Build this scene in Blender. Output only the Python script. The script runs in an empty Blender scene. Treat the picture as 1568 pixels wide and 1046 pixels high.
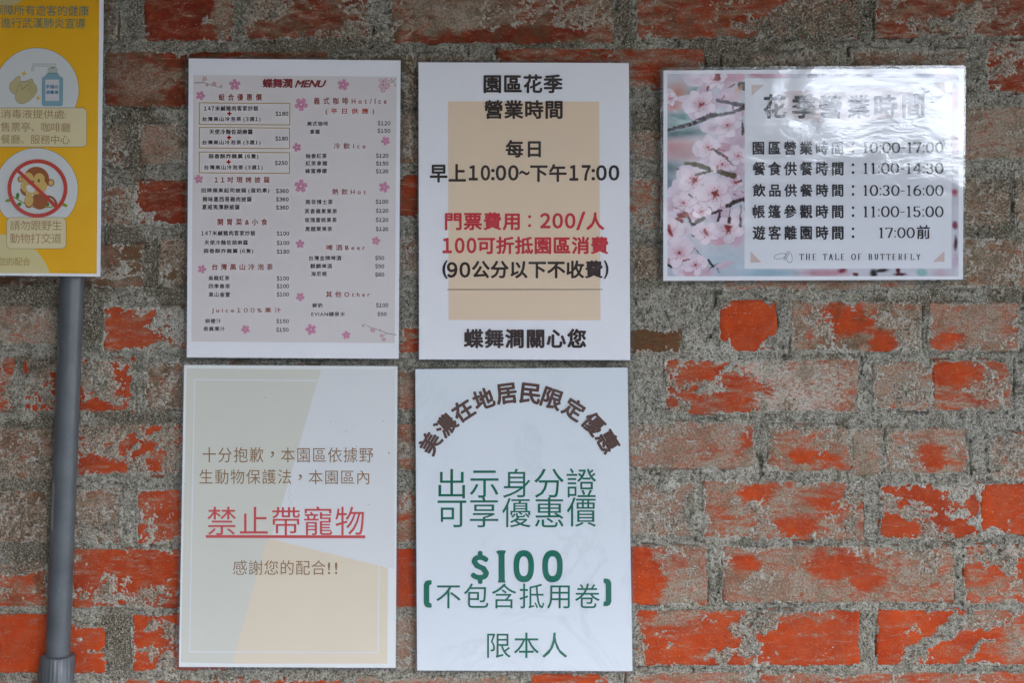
import bpy, math, random
import numpy as np
from mathutils import Vector
from mathutils.geometry import tessellate_polygon

random.seed(7)
np.random.seed(7)
SC = bpy.context.scene
COL = SC.collection

# ------------------------------------------------------------------ camera, light, exposure
S = 0.000646            # metres per photo pixel on the wall plane (an A4 sheet is 325 x 459 px)
D = 1.10                # camera to wall
ZC = 1.50               # height of the picture's centre
cam_d = bpy.data.cameras.new('camera')
cam = bpy.data.objects.new('camera', cam_d)
COL.objects.link(cam)
cam.location = (0, -D, ZC)
cam.rotation_euler = (math.radians(90), 0, 0)
cam_d.sensor_width = 36
cam_d.lens = 36 * D / (1568 * S)
cam_d.clip_start = 0.02
cam_d.clip_end = 500
SC.camera = cam

SUN_EL, SUN_AZ = math.radians(54), math.radians(151)     # azimuth from +Y towards +X: high over the garden, kept off the wall by the roof
world = bpy.data.worlds.new('World')
SC.world = world
world.use_nodes = True
wn = world.node_tree
sky = wn.nodes.new('ShaderNodeTexSky')
sky.sky_type = 'NISHITA'
sky.sun_disc = False
sky.sun_elevation = SUN_EL
sky.sun_rotation = SUN_AZ
sky.air_density = 1.0
sky.dust_density = 3.0
bg = wn.nodes['Background']
bg.inputs['Strength'].default_value = 0.15
wn.links.new(sky.outputs[0], bg.inputs['Color'])
sun_d = bpy.data.lights.new('sun', 'SUN')
sun_d.energy = 2.0
sun_d.angle = math.radians(0.5)
sun_d.color = (1, 0.97, 0.93)
sun = bpy.data.objects.new('sun', sun_d)
COL.objects.link(sun)
sd = Vector((math.cos(SUN_EL) * math.sin(SUN_AZ), math.cos(SUN_EL) * math.cos(SUN_AZ), math.sin(SUN_EL)))
sun.rotation_euler = sd.to_track_quat('Z', 'Y').to_euler()
sun.location = (0, -4, 6)
SC.view_settings.view_transform = 'Standard'
SC.view_settings.look = 'None'
SC.view_settings.gamma = 1
SC.view_settings.use_curve_mapping = False
SC.view_settings.exposure = 3.47
try:
    SC.cycles.use_denoising = True
    SC.cycles.max_bounces = 8
    SC.cycles.diffuse_bounces = 5
    SC.cycles.sample_clamp_indirect = 6
except Exception:
    pass

# ------------------------------------------------------------------ small helpers
def W(px, py, d=0.0):
    """point of the place that stands at photo pixel (px, py), d metres in front of the wall"""
    k = S * (D - d) / D
    return Vector(((px - 784) * k, -d, ZC + (523 - py) * k))

def tag(o, label=None, cat=None, group=None, kind=None):
    if label: o['label'] = label
    if cat: o['category'] = cat
    if group: o['group'] = group
    if kind: o['kind'] = kind
    return o

def empty(name, loc, **kw):
    o = bpy.data.objects.new(name, None)
    o.empty_display_size = 0.05
    o.location = loc
    COL.objects.link(o)
    return tag(o, **kw)

def link(name, mesh, mat=None, parent=None, loc=None):
    o = bpy.data.objects.new(name, mesh)
    COL.objects.link(o)
    if mat is not None and not mesh.materials:
        mesh.materials.append(mat)
    if parent is not None: o.parent = parent
    if loc is not None: o.location = loc
    return o

def mesh_np(name, V, F, smooth=False):
    """quads/tris from numpy arrays"""
    me = bpy.data.meshes.new(name)
    V = np.asarray(V, np.float32); F = np.asarray(F, np.int32)
    me.vertices.add(len(V)); me.vertices.foreach_set('co', V.ravel())
    n = F.shape[1]
    me.loops.add(F.size); me.loops.foreach_set('vertex_index', F.ravel())
    me.polygons.add(len(F))
    me.polygons.foreach_set('loop_start', np.arange(0, F.size, n, dtype=np.int32))
    me.polygons.foreach_set('loop_total', np.full(len(F), n, np.int32))
    me.polygons.foreach_set('use_smooth', np.full(len(F), bool(smooth)))
    me.update(calc_edges=True)
    return me

def box_vf(x0, y0, z0, x1, y1, z1, V, F):
    b = len(V)
    V += [(x0,y0,z0),(x1,y0,z0),(x1,y1,z0),(x0,y1,z0),(x0,y0,z1),(x1,y0,z1),(x1,y1,z1),(x0,y1,z1)]
    F += [(b,b+3,b+2,b+1),(b+4,b+5,b+6,b+7),(b,b+1,b+5,b+4),(b+1,b+2,b+6,b+5),(b+2,b+3,b+7,b+6),(b+3,b,b+4,b+7)]

# ------------------------------------------------------------------ noise in numpy
def vnoise(x, y, seed):
    rs = np.random.RandomState(seed); N = 256
    L = rs.rand(N, N).astype(np.float32) * 2 - 1
    xi = np.floor(x).astype(np.int64); yi = np.floor(y).astype(np.int64)
    fx = (x - xi); fy = (y - yi)
    fx = fx*fx*fx*(fx*(fx*6-15)+10); fy = fy*fy*fy*(fy*(fy*6-15)+10)
    a = L[xi % N, yi % N]; b = L[(xi+1) % N, yi % N]; c = L[xi % N, (yi+1) % N]; d = L[(xi+1) % N, (yi+1) % N]
    return (a*(1-fx)+b*fx)*(1-fy) + (c*(1-fx)+d*fx)*fy

def fbm(x, y, scale, seed, octv=3, rot=0.0, stretch=1.0):
    c, s = math.cos(rot), math.sin(rot)
    u = (x*c + y*s) / (scale*stretch); v = (-x*s + y*c) / scale
    o = 0; a = 1; t = 0
    for k in range(octv):
        o = o + a * vnoise(u + 17.3*k, v + 31.7*k, seed + k); t += a
        a *= 0.55; u = u*2.03; v = v*2.03
    return o / t * 1.6

# ------------------------------------------------------------------ node helpers
def new_mat(name):
    m = bpy.data.materials.new(name); m.use_nodes = True
    nt = m.node_tree
    return m, nt, nt.nodes['Principled BSDF']

class NB:
    def __init__(s, nt): s.nt = nt
    def _in(s, sock, v):
        if isinstance(v, bpy.types.NodeSocket): s.nt.links.new(v, sock)
        elif v is not None:
            if isinstance(v, (tuple, list)) and len(v) == 3 and sock.type == 'RGBA': v = (*v, 1)
            sock.default_value = v
    def node(s, t, **kw):
        n = s.nt.nodes.new(t)
        for k, v in kw.items(): setattr(n, k, v)
        return n
    def pos(s): return s.node('ShaderNodeNewGeometry').outputs['Position']
    def mapping(s, vec, scale=(1,1,1), rot=(0,0,0), loc=(0,0,0)):
        n = s.node('ShaderNodeMapping'); s._in(n.inputs[0], vec)
        n.inputs['Scale'].default_value = scale; n.inputs['Rotation'].default_value = rot; n.inputs['Location'].default_value = loc
        return n.outputs[0]
    def noise(s, vec, scale, detail=3, rough=0.55, dist=0, out=0):
        n = s.node('ShaderNodeTexNoise'); s._in(n.inputs['Vector'], vec)
        n.inputs['Scale'].default_value = scale; n.inputs['Detail'].default_value = detail
        n.inputs['Roughness'].default_value = rough; n.inputs['Distortion'].default_value = dist
        return n.outputs[out]
    def voro(s, vec, scale, feature='F1', out='Distance'):
        n = s.node('ShaderNodeTexVoronoi', feature=feature); s._in(n.inputs['Vector'], vec)
        n.inputs['Scale'].default_value = scale
        return n.outputs[out]
    def ramp(s, fac, stops, interp='LINEAR'):
        n = s.node('ShaderNodeValToRGB'); s._in(n.inputs[0], fac)
        cr = n.color_ramp; cr.interpolation = interp
        while len(cr.elements) < len(stops): cr.elements.new(0.5)
        for e, (p, c) in zip(cr.elements, stops):
            e.position = p
            e.color = (c, c, c, 1) if isinstance(c, (int, float)) else (*c, 1)
        return n.outputs[0]
    def mrange(s, v, a, b, c=0, d=1):
        n = s.node('ShaderNodeMapRange'); s._in(n.inputs[0], v)
        for i, q in enumerate((a, b, c, d)): s._in(n.inputs[i+1], q)
        return n.outputs[0]
    def mix(s, fac, a, b, mode='MIX'):
        n = s.node('ShaderNodeMix', data_type='RGBA', blend_type=mode)
        s._in(n.inputs[0], fac); s._in(n.inputs[6], a); s._in(n.inputs[7], b)
        return n.outputs[2]
    def math(s, op, a, b=None, c=None, clamp=False):
        n = s.node('ShaderNodeMath', operation=op, use_clamp=clamp)
        s._in(n.inputs[0], a)
        if b is not None: s._in(n.inputs[1], b)
        if c is not None: s._in(n.inputs[2], c)
        return n.outputs[0]
    def bump(s, h, strength=0.5, dist=0.001, normal=None):
        n = s.node('ShaderNodeBump'); s._in(n.inputs['Height'], h)
        n.inputs['Strength'].default_value = strength; n.inputs['Distance'].default_value = dist
        if normal is not None: s._in(n.inputs['Normal'], normal)
        return n.outputs[0]
    def attr(s, name, out='Fac', kind='GEOMETRY'):
        n = s.node('ShaderNodeAttribute', attribute_name=name, attribute_type=kind)
        return n.outputs[out]

# ------------------------------------------------------------------ wall materials
def mat_mortar():
    m, nt, P = new_mat('sandy_mortar'); b = NB(nt); p = b.pos()
    grain = b.noise(p, 560, 2, 0.7)
    grain2 = b.noise(p, 1150, 1, 0.6)
    cells = b.voro(p, 480, out='Color')
    med = b.noise(p, 60, 4, 0.6)
    big = b.noise(p, 13, 4, 0.6)
    base = b.mix(b.mrange(med, 0.35, 0.68), (0.205, 0.190, 0.138), (0.45, 0.422, 0.335))
    base = b.mix(b.mrange(big, 0.45, 0.62, 0, 0.45), base, (0.28, 0.275, 0.245))
    mid = b.noise(p, 170, 5, 0.7)
    base = b.mix(b.mrange(mid, 0.50, 0.38, 0, 0.75), base, (0.060, 0.054, 0.038))
    base = b.mix(b.mrange(mid, 0.53, 0.66, 0, 0.50), base, (0.52, 0.50, 0.42))
    blot = b.noise(p, 27, 6, 0.72, 0.5)
    base = b.mix(b.mrange(blot, 0.47, 0.36, 0, 0.6), base, (0.115, 0.105, 0.066))
    base = b.mix(b.mrange(blot, 0.55, 0.68, 0, 0.4), base, (0.46, 0.44, 0.37))
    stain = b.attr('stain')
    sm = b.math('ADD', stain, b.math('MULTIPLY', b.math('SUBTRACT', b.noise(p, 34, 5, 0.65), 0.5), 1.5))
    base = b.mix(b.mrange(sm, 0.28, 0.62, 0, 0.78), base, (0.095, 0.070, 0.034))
    thin = b.attr('thin')
    tm = b.math('ADD', thin, b.math('MULTIPLY', b.math('SUBTRACT', b.noise(p, 48, 5, 0.7), 0.5), 1.5))
    base = b.mix(b.mrange(tm, 0.25, 0.80, 0, 0.72), base, (0.39, 0.225, 0.135))
    pale = b.attr('pale')
    pm = b.math('ADD', pale, b.math('MULTIPLY', b.math('SUBTRACT', b.noise(p, 90, 5, 0.7), 0.5), 1.6))
    base = b.mix(b.mrange(pm, 0.30, 0.6, 0, 0.75), base, (0.52, 0.50, 0.43))
    # sand: dark and pale grains
    base = b.mix(b.mrange(grain, 0.36, 0.47, 0.80, 0), base, (0.035, 0.034, 0.030))
    base = b.mix(b.mrange(grain, 0.535, 0.66, 0, 0.62), base, (0.56, 0.54, 0.45))
    base = b.mix(b.mrange(grain2, 0.58, 0.68, 0, 0.5), base, (0.60, 0.58, 0.51))
    base = b.mix(b.mrange(grain2, 0.40, 0.30, 0, 0.6), base, (0.04, 0.038, 0.03))
    base = b.mix(0.05, base, cells, 'SOFT_LIGHT')
    nt.links.new(base, P.inputs['Base Color'])
    P.inputs['Roughness'].default_value = 0.92
    P.inputs['Specular IOR Level'].default_value = 0.25
    h = b.math('ADD', b.math('MULTIPLY', grain, 1.0), b.math('ADD', b.math('MULTIPLY', med, 1.4), b.math('MULTIPLY', mid, 1.6)))
    h = b.math('ADD', h, b.math('MULTIPLY', grain2, 0.6))
    nt.links.new(b.bump(h, 0.75, 0.0022), P.inputs['Normal'])
    return m

def mat_brick():
    m, nt, P = new_mat('old_red_brick'); b = NB(nt); p = b.pos()
    haze = b.attr('haze'); grime = b.attr('grime'); hue = b.attr('hue')
    n1 = b.noise(p, 22, 4, 0.6); n2 = b.noise(p, 130, 4, 0.65)
    red = b.mix(b.mrange(n1, 0.35, 0.68), (0.62, 0.080, 0.013), (0.42, 0.048, 0.014))
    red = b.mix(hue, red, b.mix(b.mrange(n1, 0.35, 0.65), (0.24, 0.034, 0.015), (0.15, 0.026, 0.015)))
    red = b.mix(b.mrange(n2, 0.55, 0.75, 0, 0.45), red, (0.66, 0.19, 0.07))
    red = b.mix(b.mrange(n2, 0.42, 0.28, 0, 0.40), red, (0.20, 0.035, 0.02))
    # trowelled cement film, streaky
    sv = b.mapping(p, scale=(1, 1, 3.2), rot=(0, math.radians(18), 0))
    st = b.noise(sv, 42, 6, 0.68, 0.6)
    st2 = b.noise(b.mapping(p, scale=(1, 1, 2.0), rot=(0, math.radians(-35), 0)), 210, 5, 0.72, 0.4)
    f = b.math('ADD', haze, b.math('MULTIPLY', b.math('SUBTRACT', st, 0.5), 2.5))
    thin = b.mrange(f, 0.18, 0.70, 0, 0.78)
    film = b.mix(b.mrange(n1, 0.4, 0.6), (0.38, 0.195, 0.120), (0.355, 0.275, 0.190))
    c = b.mix(thin, red, film)
    f2 = b.math('ADD', f, b.math('MULTIPLY', b.math('SUBTRACT', st2, 0.5), 2.6))
    c = b.mix(b.mrange(f2, 0.52, 0.80, 0, 0.85), c, (0.36, 0.315, 0.24))
    f3 = b.math('ADD', b.math('MULTIPLY', haze, 0.55), b.math('MULTIPLY', b.math('SUBTRACT', st2, 0.5), 3.2))
    c = b.mix(b.mrange(f3, 0.62, 0.72, 0, 0.8), c, (0.40, 0.36, 0.285))
    wh = b.attr('white')
    wf = b.math('ADD', wh, b.math('MULTIPLY', b.math('SUBTRACT', st2, 0.5), 1.8))
    c = b.mix(b.mrange(wf, 0.36, 0.62, 0, 0.85), c, (0.54, 0.51, 0.435))
    # red that was never covered shows through again in flakes
    fl = b.noise(b.mapping(p, scale=(1, 1, 1.6), rot=(0, math.radians(25), 0)), 75, 7, 0.75, 0.5)
    c = b.mix(b.mrange(fl, 0.59, 0.62, 0, 0.85), c, red)
    fl2 = b.noise(b.mapping(p, scale=(1, 1, 1.8), rot=(0, math.radians(12), 0)), 240, 5, 0.75, 0.3)
    flm = b.math('MULTIPLY', b.mrange(fl2, 0.54, 0.58), b.mrange(b.noise(p, 28, 4, 0.65), 0.46, 0.60))
    c = b.mix(b.math('MULTIPLY', flm, 0.75), c, red)
    dst = b.noise(b.mapping(p, scale=(1, 1, 1.3)), 48, 6, 0.72, 0.4)
    c = b.mix(b.mrange(dst, 0.48, 0.66, 0, 0.28), c, (0.48, 0.15, 0.07))
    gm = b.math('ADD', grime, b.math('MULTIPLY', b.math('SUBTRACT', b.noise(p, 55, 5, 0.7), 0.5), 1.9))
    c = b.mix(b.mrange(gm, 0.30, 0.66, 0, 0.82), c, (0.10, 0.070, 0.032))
    ol = b.noise(p, 36, 6, 0.72, 0.6)
    c = b.mix(b.math('MULTIPLY', b.mrange(ol, 0.50, 0.60, 0, 0.6), b.mrange(haze, 0.2, 0.6, 0.15, 1)), c, (0.20, 0.165, 0.105))
    drift = b.noise(p, 9, 3, 0.6)
    c = b.mix(b.mrange(drift, 0.50, 0.68, 0, 0.35), c, (0.30, 0.085, 0.045))
    fk = b.noise(b.mapping(p, scale=(1, 1, 1.5), rot=(0, math.radians(-15), 0)), 330, 4, 0.75)
    fkm = b.math('MULTIPLY', b.mrange(fk, 0.60, 0.64), b.mrange(b.noise(p, 35, 3, 0.6), 0.45, 0.60))
    c = b.mix(b.math('MULTIPLY', fkm, 0.8), c, (0.44, 0.38, 0.29))
    scr = b.noise(b.mapping(p, scale=(1, 1, 16), rot=(0, math.radians(37), 0)), 26, 3, 0.5)
    scm = b.math('MULTIPLY', b.mrange(scr, 0.665, 0.675), b.mrange(b.noise(p, 16, 2, 0.5), 0.5, 0.56))
    c = b.mix(b.math('MULTIPLY', scm, 0.6), c, (0.40, 0.32, 0.24))
    sg = b.noise(p, 520, 3, 0.75)
    c = b.mix(b.math('MULTIPLY', thin, b.mrange(sg, 0.47, 0.36, 0, 0.95)), c, (0.075, 0.062, 0.045))
    c = b.mix(b.math('MULTIPLY', thin, b.mrange(sg, 0.54, 0.66, 0, 0.7)), c, (0.50, 0.46, 0.37))
    sp = b.noise(p, 620, 2, 0.6)
    c = b.mix(b.mrange(sp, 0.39, 0.30, 0, 0.55), c, (0.06, 0.045, 0.035))
    nt.links.new(c, P.inputs['Base Color'])
    P.inputs['Roughness'].default_value = 0.8
    P.inputs['Specular IOR Level'].default_value = 0.1
    h = b.math('ADD', b.math('MULTIPLY', f2, 0.5), b.math('MULTIPLY', sp, 0.35))
    nt.links.new(b.bump(h, 0.8, 0.0016), P.inputs['Normal'])
    return m

M_MORTAR = mat_mortar(); M_BRICK = mat_brick()

# ------------------------------------------------------------------ bricks as seen: x0,y0,x1,y1 (photo px), mortar cover, haze, grime, hue
BR = [
 (15,-38,178,60,.3,.6,.4,.3),(222,-38,356,62,-1.3,.12,.05,.45),(372,-38,566,59,.1,.35,.2,.3),(600,-38,938,64,-.9,.45,.25,.35),
 (976,-38,1312,57,-.3,.35,.2,.4),(1342,-38,1672,54,-.7,.4,.15,.5),
 (-185,78,128,162,-.5,.5,.2,.3),(161,80,500,161,-1.5,.38,.3,.35),(515,82,745,162,.9,.8,.6,.3),(763,75,1077,133,-1.2,.35,.1,.35),
 (1108,80,1282,160,1.6,.8,.4,.3),(1303,76,1480,160,.2,.75,.3,.3),(1512,62,1700,140,-.6,.3,.1,.5),
 (-300,188,-5,255,.5,.6,.4,.3),(20,188,195,255,1.5,.8,.5,.3),(215,190,545,250,-.2,.95,.3,.3),(575,172,905,252,-.2,.75,.45,.3),
 (935,200,1240,246,.35,.8,.3,.3),(1268,180,1455,250,.2,.7,.3,.3),(1474,163,1705,243,-.4,.85,.2,.3),
 (-180,282,120,345,.4,.6,.3,.3),(150,284,205,345,.9,.6,.3,.3),(208,277,482,342,-.35,.2,.05,.6),(500,268,790,330,-1.2,.1,.25,.2),
 (815,272,945,345,0,.5,.2,.3),(962,270,1280,352,-.3,.65,.15,.3),(1300,275,1460,345,0,.6,.2,.3),(1478,272,1546,348,.0,.85,.45,.3),(1556,266,1740,345,-.2,.8,.2,.4),
 (-260,372,-20,438,.4,.6,.4,.3),(0,374,218,439,.1,.5,.65,.3),(244,362,560,439,.55,.6,.85,.3),(600,362,900,425,.7,.7,.4,.3),
 (920,375,1080,430,1.3,.7,.3,.3),(1108,372,1400,443,.0,.75,.2,.25),(1440,366,1640,440,.35,.8,.5,.3),
 (-220,470,84,528,-.1,.95,.25,.3),(160,470,495,536,.2,.25,.05,.3),(520,500,690,540,.5,.3,.1,.3),(712,470,930,540,.3,.5,.2,.3),
 (950,506,1040,541,-.5,.1,.7,.9),(1104,460,1188,537,-1.0,.0,.05,.2),(1213,462,1410,537,-.1,.7,.35,.25),(1424,465,1560,536,-.7,.62,.25,.2),(1590,465,1760,536,.2,.6,.3,.3),
 (-240,550,20,628,.7,.4,.2,.3),(37,550,202,629,-.5,.05,.05,.35),(222,556,490,628,-.4,.75,.5,.3),(505,568,800,626,-.6,.75,.3,.3),
 (1020,552,1168,633,.4,.25,.05,.4),(1168,550,1313,631,-.2,.5,.0,.4),(1338,556,1426,628,.1,.85,.15,.3),(1430,552,1548,628,-.6,.45,.15,.2),(1580,552,1740,628,.3,.5,.2,.3),
 (-180,655,84,735,1.5,.7,.5,.3),(118,648,290,728,.65,.2,.05,.4),(320,650,540,725,0,.5,.2,.3),(560,650,760,720,-.6,.6,.3,.4),
 (780,650,850,720,0,.5,.2,.3),(868,646,1155,716,-.5,.85,.15,.25),(1178,652,1302,721,-.6,.65,.15,.3),(1306,657,1350,726,-.6,.85,.1,.2),(1356,656,1482,724,-.5,.68,.1,.2),(1515,665,1640,735,1.0,.7,.1,.3),
 (-220,750,74,832,.1,.75,.6,.3),(114,747,184,832,-.2,.8,.45,.25),(211,751,440,832,-.7,.25,.0,.3),(470,752,700,830,-.5,.5,.1,.35),
 (720,745,940,825,0,.4,.1,.3),(964,742,1062,820,-.5,.9,.1,.2),(1078,738,1322,826,-.7,.62,.08,.15),(1348,742,1500,828,.45,.1,.05,.35),(1503,743,1700,818,-1.7,.05,.0,.1),
 (-160,860,72,929,-.05,.35,.35,.3),(112,843,432,930,-1.15,.14,.05,.3),(450,842,722,930,-1.6,.08,.0,.15),(740,840,945,925,-.5,.3,.1,.2),
 (966,838,1082,926,-.9,.45,.05,.1),(1108,838,1460,922,-.85,.62,.18,.15),(1478,836,1660,924,-1.3,.2,.0,.12),
 (-245,942,74,1030,-2.0,.02,.0,.12),(74,957,160,1031,-.9,.1,.0,.1),(204,943,345,1028,-1.0,.1,.0,.15),(372,945,580,1024,-.6,.4,.1,.2),
 (600,945,720,1026,.1,.85,.1,.2),(742,945,940,1020,-.6,.3,.1,.2),(972,937,1316,1019,-1.25,.12,.0,.1),(1345,936,1700,1018,-1.2,.12,.0,.08),
 (-200,1048,140,1128,-.2,.5,.2,.3),(170,1042,520,1124,-.7,.3,.1,.2),(545,1040,790,1120,-.5,.8,.1,.2),(815,1034,935,1114,-1,.2,.1,.2),
 (960,1032,1142,1112,-.8,.55,.05,.15),(1164,1032,1700,1112,-.9,.45,.05,.2),
]
# rows just outside the picture continue the bond
rng = random.Random(3)
for k, (ya, yb) in enumerate([(-338,-258),(-238,-158),(-140,-62),(1146,1226),(1244,1324),(1342,1422)]):
    x = -560 + (k % 2) * 175
    while x < 2050:
        w = rng.choice((330, 330, 158))
        BR.append((x, ya, x+w, yb, rng.uniform(-1.2,.6), rng.uniform(.1,.8), rng.uniform(0,.4), rng.uniform(.1,.5)))
        x += w + 26
ROWY = [(-38,60),(78,162),(188,252),(280,345),(370,438),(468,536),(552,628),(652,724),(746,828),(840,926),(940,1024),(1040,1120)]
for (ya, yb) in ROWY:
    inrow = [q for q in BR if abs((q[1]+q[3])/2 - (ya+yb)/2) < 30]
    x = min(q[0] for q in inrow) - 26
    while x > -520:
        w = rng.choice((330, 158)); BR.append((x-w, ya, x, yb, rng.uniform(-1.2,.6), rng.uniform(.1,.8), rng.uniform(0,.4), rng.uniform(.1,.5))); x -= w+26
    x = max(q[2] for q in inrow) + 26
    while x < 2040:
        w = rng.choice((330, 158)); BR.append((x, ya, x+w, yb, rng.uniform(-1.2,.6), rng.uniform(.1,.8), rng.uniform(0,.4), rng.uniform(.1,.5))); x += w+26

# patches of wear: (cx, cy, rx, ry, angle deg counter-clockwise, amount)
COVER = [  # + mortar smeared on, - brick bare
 (1104,536,16,12,40,3.0),(1190,534,20,16,-40,3.2),(1106,462,10,10,0,2.4),(1190,464,12,12,0,2.6),(1150,463,40,4,0,1.4),
 (1500,660,26,10,-25,2.6),(1495,722,24,9,25,2.4),(1440,655,50,5,-6,1.2),(1310,750,20,12,-30,2.0),(1545,560,20,8,-30,1.8),(1095,562,10,14,0,-1.4),
 (1215,655,30,5,4,1.3),(1290,662,12,14,0,1.0),(1010,655,30,6,0,1.2),(1090,650,22,6,0,1.0),
 (1160,952,34,16,10,2.4),(1112,1002,26,9,0,2.2),(1143,985,9,14,0,2.2),(1152,1000,7,22,0,1.8),(975,965,10,40,12,1.6),(1425,983,52,7,38,3.4),(1400,1003,20,10,0,2.4),(1462,960,16,9,40,2.0),
 (1500,996,26,5,40,2.6),(1496,955,42,10,8,1.6),(1255,945,60,9,-12,1.4),(1530,850,34,14,5,2.2),(1540,862,26,9,-35,2.0),
 (150,583,24,22,0,2.2),(170,612,26,9,0,1.4),(140,560,22,14,0,1.6),(60,560,26,16,38,2.2),(62,600,40,3,-38,1.6),
 (450,36,60,14,6,-1.6),(500,18,45,22,0,-1.0),(400,10,30,25,0,1.3),(545,25,22,24,0,.9),(335,40,22,30,30,1.0),
 (760,56,110,9,3,-1.3),(668,40,28,20,-40,-1.2),(860,30,70,20,0,.7),
 (1030,12,50,22,0,-1.0),(1085,48,42,9,0,-1.4),(1250,35,70,40,10,2.0),(1160,50,55,22,15,1.4),(1180,12,35,14,0,-1.0),(1135,52,16,5,0,-2.4),
 (1360,48,30,10,0,-1.2),(1500,30,50,9,28,1.6),(1420,42,50,8,14,1.3),(1480,20,40,12,25,1.0),
 (1530,85,20,18,30,.9),(1550,105,24,8,20,1.3),
 (285,306,34,32,0,-1.6),(232,312,12,10,0,-1.4),(215,330,30,8,-20,.6),
 (205,525,40,9,8,-1.6),(212,495,34,7,35,-2.0),(180,500,10,8,30,-1.6),(240,515,30,8,10,-1.0),(275,525,18,7,0,-1.2),(270,500,30,25,0,.9),
 (168,432,26,5,8,-1.8),(12,427,24,4,5,-1.8),(20,470,26,6,-4,-1.6),(200,428,26,6,8,-1.0),
 (22,560,14,13,0,-2.2),(1147,497,30,34,0,-2.6),(1112,485,6,25,0,-1.2),(1180,470,10,8,0,1.6),
 (1050,480,9,9,-30,-3.0),(1056,497,5,4,0,-2.4),(1000,525,32,9,3,-1.2),(975,513,10,10,0,-1.0),
 (1297,492,26,11,-58,-2.6),(1322,470,8,16,-15,-2.2),(1352,522,16,14,30,-2.6),(1325,500,10,8,40,-1.6),(1345,490,30,14,35,.6),(1255,500,20,18,0,.8),
 (1450,520,28,9,5,-1.0),(1395,500,22,16,0,.7),
 (1086,563,16,12,-20,-2.6),(1108,615,34,10,0,-2.2),(1120,588,14,10,-45,-1.8),(1150,592,30,5,-20,-1.8),(1067,615,8,14,0,-2.6),(1050,610,6,10,0,-2.0),(1028,618,7,5,0,-2.4),(1062,596,8,4,40,-2.4),
 (1225,570,30,7,25,-1.2),(1250,575,18,9,-20,-1.6),
 (1376,561,16,7,22,-2.2),(1372,618,40,5,-6,-1.6),(1463,572,34,12,0,-1.4),(1530,562,13,6,-35,-1.6),(1400,600,16,26,0,.9),(1470,612,24,8,-10,-1.2),
 (160,712,26,8,-14,-2.2),(152,702,8,10,-50,-1.4),(193,684,7,12,-25,-2.4),(226,683,11,10,0,-2.2),(240,708,8,7,60,-2.0),(212,695,12,6,0,-1.6),(198,665,7,4,40,-1.4),(238,660,12,5,20,-1.4),(165,677,6,4,0,-1.8),
 (630,710,28,8,0,-1.8),(620,690,14,8,0,1.0),(1430,700,12,14,0,-1.6),(1055,800,12,16,0,.9),(1062,775,10,22,0,2.0),(1066,795,12,12,0,3.0),(1020,740,16,15,0,3.0),
 (1217,806,22,12,0,-1.6),(1160,752,24,8,20,-1.0),(1130,803,24,8,0,-1.2),(1165,785,20,20,20,.8),
 (1372,809,24,13,-8,-2.6),(1422,762,14,9,0,-2.6),(1389,756,22,5,-12,-2.0),(1458,806,26,6,-20,-2.6),(1442,795,10,10,0,-1.8),(1489,776,10,15,20,-2.4),(1422,747,4,6,0,-2.0),(1470,815,14,5,10,-1.6),
 (1504,756,8,14,0,.5),(1520,815,22,8,12,1.4),(1320,780,18,30,-20,.8),(1310,810,14,9,-30,1.0),
 (165,884,26,10,-35,.6),(168,905,8,9,0,2.2),(132,912,22,12,0,1.1),(200,918,50,7,0,.9),(255,915,30,10,0,.9),(128,860,14,12,0,1.4),(182,872,8,20,-60,1.2),(200,868,60,10,0,-1.0),
 (258,965,22,10,-28,2.0),(228,958,8,9,0,1.6),(225,1005,22,12,0,.4),(256,1020,10,12,0,2.2),(134,952,22,10,-20,1.2),(146,995,12,6,0,1.0),
 (35,892,22,12,0,-1.2),(60,885,12,8,0,-1.2),(28,925,40,4,0,-1.2),(35,868,40,16,0,1.2),
 (165,762,22,9,20,-.8),(150,815,28,16,10,1.5),(135,770,12,14,0,-.9),(50,760,18,10,20,-1.2),
 (1030,865,9,12,0,-2.4),(1055,858,20,5,20,-1.6),(980,880,14,40,0,-1.0),(1000,915,30,8,0,-1.4),(1075,895,6,26,0,-1.8),(1020,850,30,12,0,.8),(1050,900,26,20,0,.5),
 (1305,885,16,14,0,-1.6),(1290,870,28,10,0,-.9),(1165,888,28,16,-20,1.2),(1145,865,18,14,0,-.9),(1350,870,40,12,0,-.8),(1390,890,50,10,-8,-.4),(1420,850,26,12,0,.7),
 (632,512,12,6,10,-1.6),(634,525,10,5,-30,-1.8),(630,372,16,6,20,-1.2),
]
HAZE = [(345,20,14,45,0,.5),(230,120,60,20,0,.35),(285,150,30,18,0,-.5),(290,88,40,12,0,-.45),(690,15,70,30,0,.45),(760,56,100,10,3,-.6),(1147,497,40,36,0,-.6),
 (1240,205,1,1,0,0),(1290,600,60,40,0,.2),(1463,572,34,14,0,-.5),(1500,500,40,26,0,.25),(1450,520,28,10,0,-.5),(1297,490,30,22,0,-.9),(1352,522,20,16,0,-.8),
 (1217,806,24,14,0,-.7),(1280,770,40,25,0,-.3),(1160,752,26,12,0,-.6),(1430,698,16,18,0,-.7),(1250,705,40,9,-8,-.6),(1090,690,30,10,0,-.4),(1140,675,8,22,-20,-.7),
 (1070,870,14,30,0,.3),(985,890,22,35,10,-.8),(1035,905,40,20,0,.4),(1285,865,40,20,0,-.6),(1330,890,20,14,0,-.5),(1200,900,60,18,0,.4),(1180,845,50,10,0,.2),(1140,862,22,16,0,-.4),
 (1040,945,50,14,8,.5),(1240,940,50,12,0,.3),(1555,985,24,28,0,.6),(1520,940,30,10,0,.4),(1530,905,40,14,10,.4),(155,880,30,14,0,.1),(20,945,20,6,0,.2),(1480,870,20,30,0,.2)]
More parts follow.
